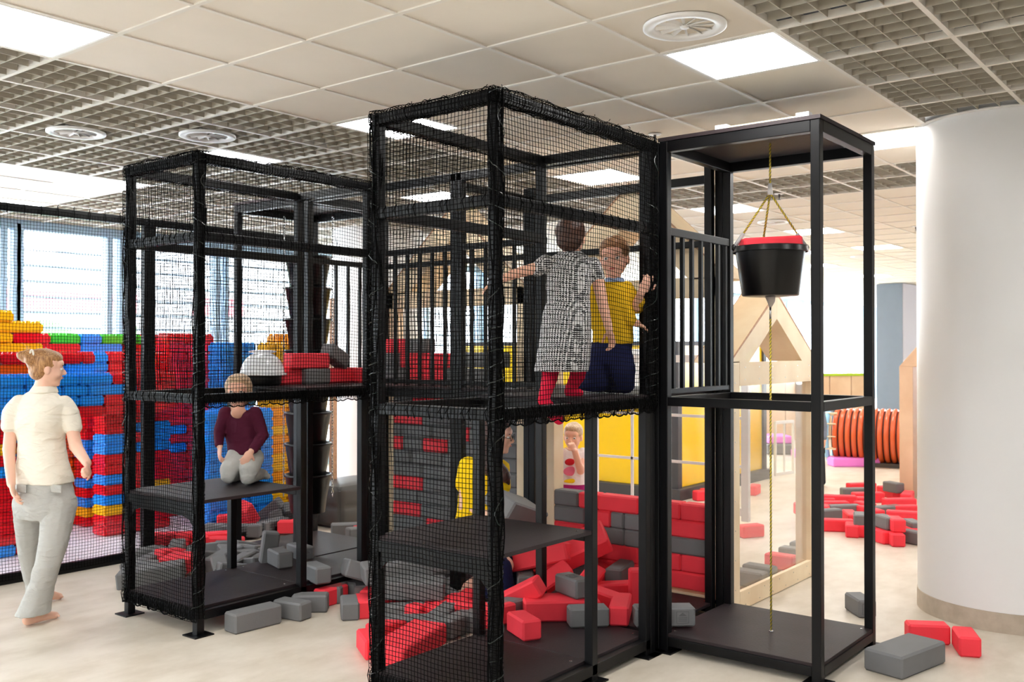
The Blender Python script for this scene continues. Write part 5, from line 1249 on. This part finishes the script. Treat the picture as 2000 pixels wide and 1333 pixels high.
f.limb(to, [P(915, 912, D+.05), P(907, 945, D+.04)], [.068, .062]); f.limb(to, [P(976, 922, D-.04), P(981, 950, D-.05)], [.064, .058]); f.finish(to, 'shirt', M['yellowtee'], .007, 5, .01)
tr = MB(); f.loft(tr, [ring(P(936, 1022, D+.02), .17, .12), ring(P(935, 1048, D+.02), .18, .14)]); 
f.limb(tr, [P(925, 1050, D+.05), P(975, 1112, D-.10), P(984, 1150, D-.12)], [.105, .085, .072]); f.limb(tr, [P(950, 1050, D), P(1000, 1120, D+.10), P(1008, 1150, D+.1)], [.1, .08, .07])
f.limb(tr, [P(984, 1156, D-.12), P(930, 1160, D+.1), P(885, 1165, D+.2)], [.068, .062, .045]); f.limb(tr, [P(1006, 1152, D+.1), P(940, 1155, D+.3)], [.066, .055]); f.finish(tr, 'trousers', M['navy'], .008, 5, .008)
ha = MB(); f.E(0, -.10, .15, .385, .44, .40, ha); f.E(0, -.24, -.12, .33, .26, .42, ha)
f.limb(ha, [P(955, 860, D), P(962, 905, D-.06), P(985, 930, D-.12), P(994, 945, D-.12)], [.06, .055, .045, .012]); f.limb(ha, [P(950, 865, D-.05), P(955, 915, D-.10), P(975, 945, D-.12)], [.06, .05, .015]); f.finish(ha, 'hair', M['hair_dark'], .006, 3, .014)
gm = MB()
for k in (-1, 1):
    c = f.C+f.hr*(.14*k*f.h)+f.hf*.43*f.h; gm.tube([c+f.hr*.026*math.cos(a)+f.hu*.020*math.sin(a) for a in [2*math.pi*q/16 for q in range(16)]], .0018, 5, closed=True, cap=False); gm.tube([c+f.hr*.026*k, c+f.hr*.045*k-f.hf*.05, c+f.hr*.048*k-f.hf*.13], .0018, 5)
gm.tube([f.C+f.hf*.435*f.h-f.hr*.008, f.C+f.hf*.45*f.h, f.C+f.hf*.435*f.h+f.hr*.008], .0018, 5); gm.build('glasses', M['charcoal'], f.t, smooth=True)
lean('B', 'grey', P(985, 985, D-.35), P(1030, 1000, D-.10), 25, 'held by the woman in yellow')

# 6 -- toddler
D = 7.9; f = Fig('toddler in printed white tee and magenta trousers behind the low foam wall, hand at mouth', (P(1120, 1085, D).x, P(1120, 1085, D).y, 0)); b = f.body
side = Vw(.95, .3); body_f = Vw(.3, -.95)
f.head(P(1119, 853, D), Vw(-.28, -.95, -.1), Z, .22, 'skin_kid', brow='hair_pale'); f.limb(b, [P(1118, 885, D+.02), P(1119, 868, D+.01)], [.045, .042])
f.loft(b, [ring(P(1118, 882, D+.02), .08, .055), ring(P(1118, 905, D+.02), .095, .07), ring(P(1120, 945, D+.02), .10, .075)])
a0, a1, a2 = P(1095, 888, D), P(1089, 918, D-.02), P(1088, 937, D-.06); f.limb(b, [a0, a1, a2], [.034, .028, .022]); f.hand(b, a2, Vw(-.05, -.1, -1), Vw(-1, 0), .75, .6, 1)
a0, a1, a2 = P(1139, 890, D), P(1134, 920, D-.10), P(1123, 882, D-.15); f.limb(b, [a0, a1, a2], [.036, .033, .025]); f.hand(b, a2, P(1117, 868, D-.14)-a2, Vw(.2, -1), .72, 1.2, -1)
f.finish(b, 'body', M['skin_kid'], .005, 4)
to = MB(); f.loft(to, [ring(P(1118, 877, D+.02), .062, .05), ring(P(1118, 883, D+.02), .105, .066), ring(P(1118, 900, D+.02), .112, .085), ring(P(1118, 925, D+.02), .116, .095), ring(P(1119, 945, D+.02), .120, .098)])
f.limb(to, [P(1097, 886, D), P(1091, 902, D)], [.048, .044]); f.limb(to, [P(1138, 886, D), P(1140, 900, D-.02)], [.048, .046]); f.finish(to, 'tee', M['whitetee'], .005, 4)
for nm, x, y, rx, rz, m in (('pink_patch', 1115, 921, .066, .038, 'pinkprint'), ('red_patch', 1113, 903, .045, .028, 'redprint'), ('yellow_patch', 1118, 940, .075, .018, 'yellowtee')):
    q = MB(); q.ell(P(x, y, D-.078), (1, 1, 1), 16, 8, rot=Matrix((side*rx, body_f*.012, Z*rz)).transposed()); q.build(nm, M[m], f.t, smooth=True)
tr = MB(); f.loft(tr, [ring(P(1120, 940, D+.02), .108, .085), ring(P(1120, 962, D+.02), .112, .09)]); f.limb(tr, [P(1110, 960, D), P(1108, 1010, D), P(1108, 1068, D+.02)], [.062, .048, .038]); f.limb(tr, [P(1131, 960, D), P(1133, 1010, D), P(1134, 1068, D+.02)], [.062, .048, .038]); f.finish(tr, 'trousers', M['magenta'], .006, 4)
fo = MB()
for x in (1108, 1134): f.foot(fo, P(x, 1078, D), Vector((P(x-6, 1078, D-.10).x, P(x-6, 1078, D-.10).y, .022)), .85)
f.finish(fo, 'socks', M['whitetee'], .005, 2)
ha = MB(); f.E(0, -.08, .17, .36, .42, .36, ha); f.E(0, .12, .34, .27, .24, .14, ha); f.E(0, -.2, -.02, .33, .24, .28, ha); f.finish(ha, 'hair', M['hair_pale'], .005, 3, .010)

# 7 -- child half hidden behind the front right post, in the distance
D = 12.0; f = Fig('distant child in grey blue top half hidden behind the hoist tower post', (P(1592, 950, D).x, P(1592, 950, D).y, 0)); b = f.body
side = Vw(1, 0); body_f = Vw(0, 1)
f.head(P(1592, 775, D), Vw(.3, .9, 0), Z, .21, 'skin_kid'); f.limb(b, [P(1592, 800, D), P(1592, 785, D)], [.045, .042]); f.loft(b, [ring(P(1592, 797, D), .1, .06), ring(P(1592, 870, D), .1, .07)])
f.limb(b, [P(1580, 803, D), P(1567, 840, D), P(1560, 880, D-.1)], [.036, .03, .022]); f.hand(b, P(1560, 880, D-.1), Vw(-.1, 0, -1), Vw(-1, 0), .8, .5, 1); f.limb(b, [P(1604, 803, D), P(1610, 835, D), P(1610, 862, D-.1)], [.036, .03, .022]); f.hand(b, P(1610, 862, D-.1), Vw(0, 0, -1), Vw(1, 0), .8, .8, -1)
f.finish(b, 'body', M['skin_kid'], .006, 3)
to = MB(); f.loft(to, [ring(P(1592, 793, D), .08, .06), ring(P(1592, 800, D), .12, .08), ring(P(1592, 870, D), .125, .09)]); f.limb(to, [P(1581, 803, D), P(1568, 838, D), P(1562, 872, D-.1)], [.05, .044, .034]); f.limb(to, [P(1603, 803, D), P(1609, 833, D), P(1610, 855, D-.1)], [.05, .044, .034]); f.finish(to, 'hooded_top', M['greyhoodie'], .007, 4)
tr = MB(); f.loft(tr, [ring(P(1592, 864, D), .115, .08), ring(P(1592, 885, D), .12, .09)]); f.limb(tr, [P(1584, 885, D), P(1583, 915, D), P(1583, 940, D)], [.06, .05, .042]); f.limb(tr, [P(1601, 885, D), P(1604, 915, D+.1), P(1606, 942, D+.1)], [.06, .05, .042]); f.finish(tr, 'trousers', M['charcoal'], .007, 4)
ha = MB(); f.E(0, -.08, .14, .37, .43, .39, ha); f.E(0, -.2, -.05, .33, .25, .3, ha); f.finish(ha, 'hair', M['hair_dark'], .006, 3, .01)

bpy.context.view_layer.update()
label_sorted(fblocks, 'foam block', 'toy block', 'foam blocks', {'coral': 'coral', 'grey': 'grey'})
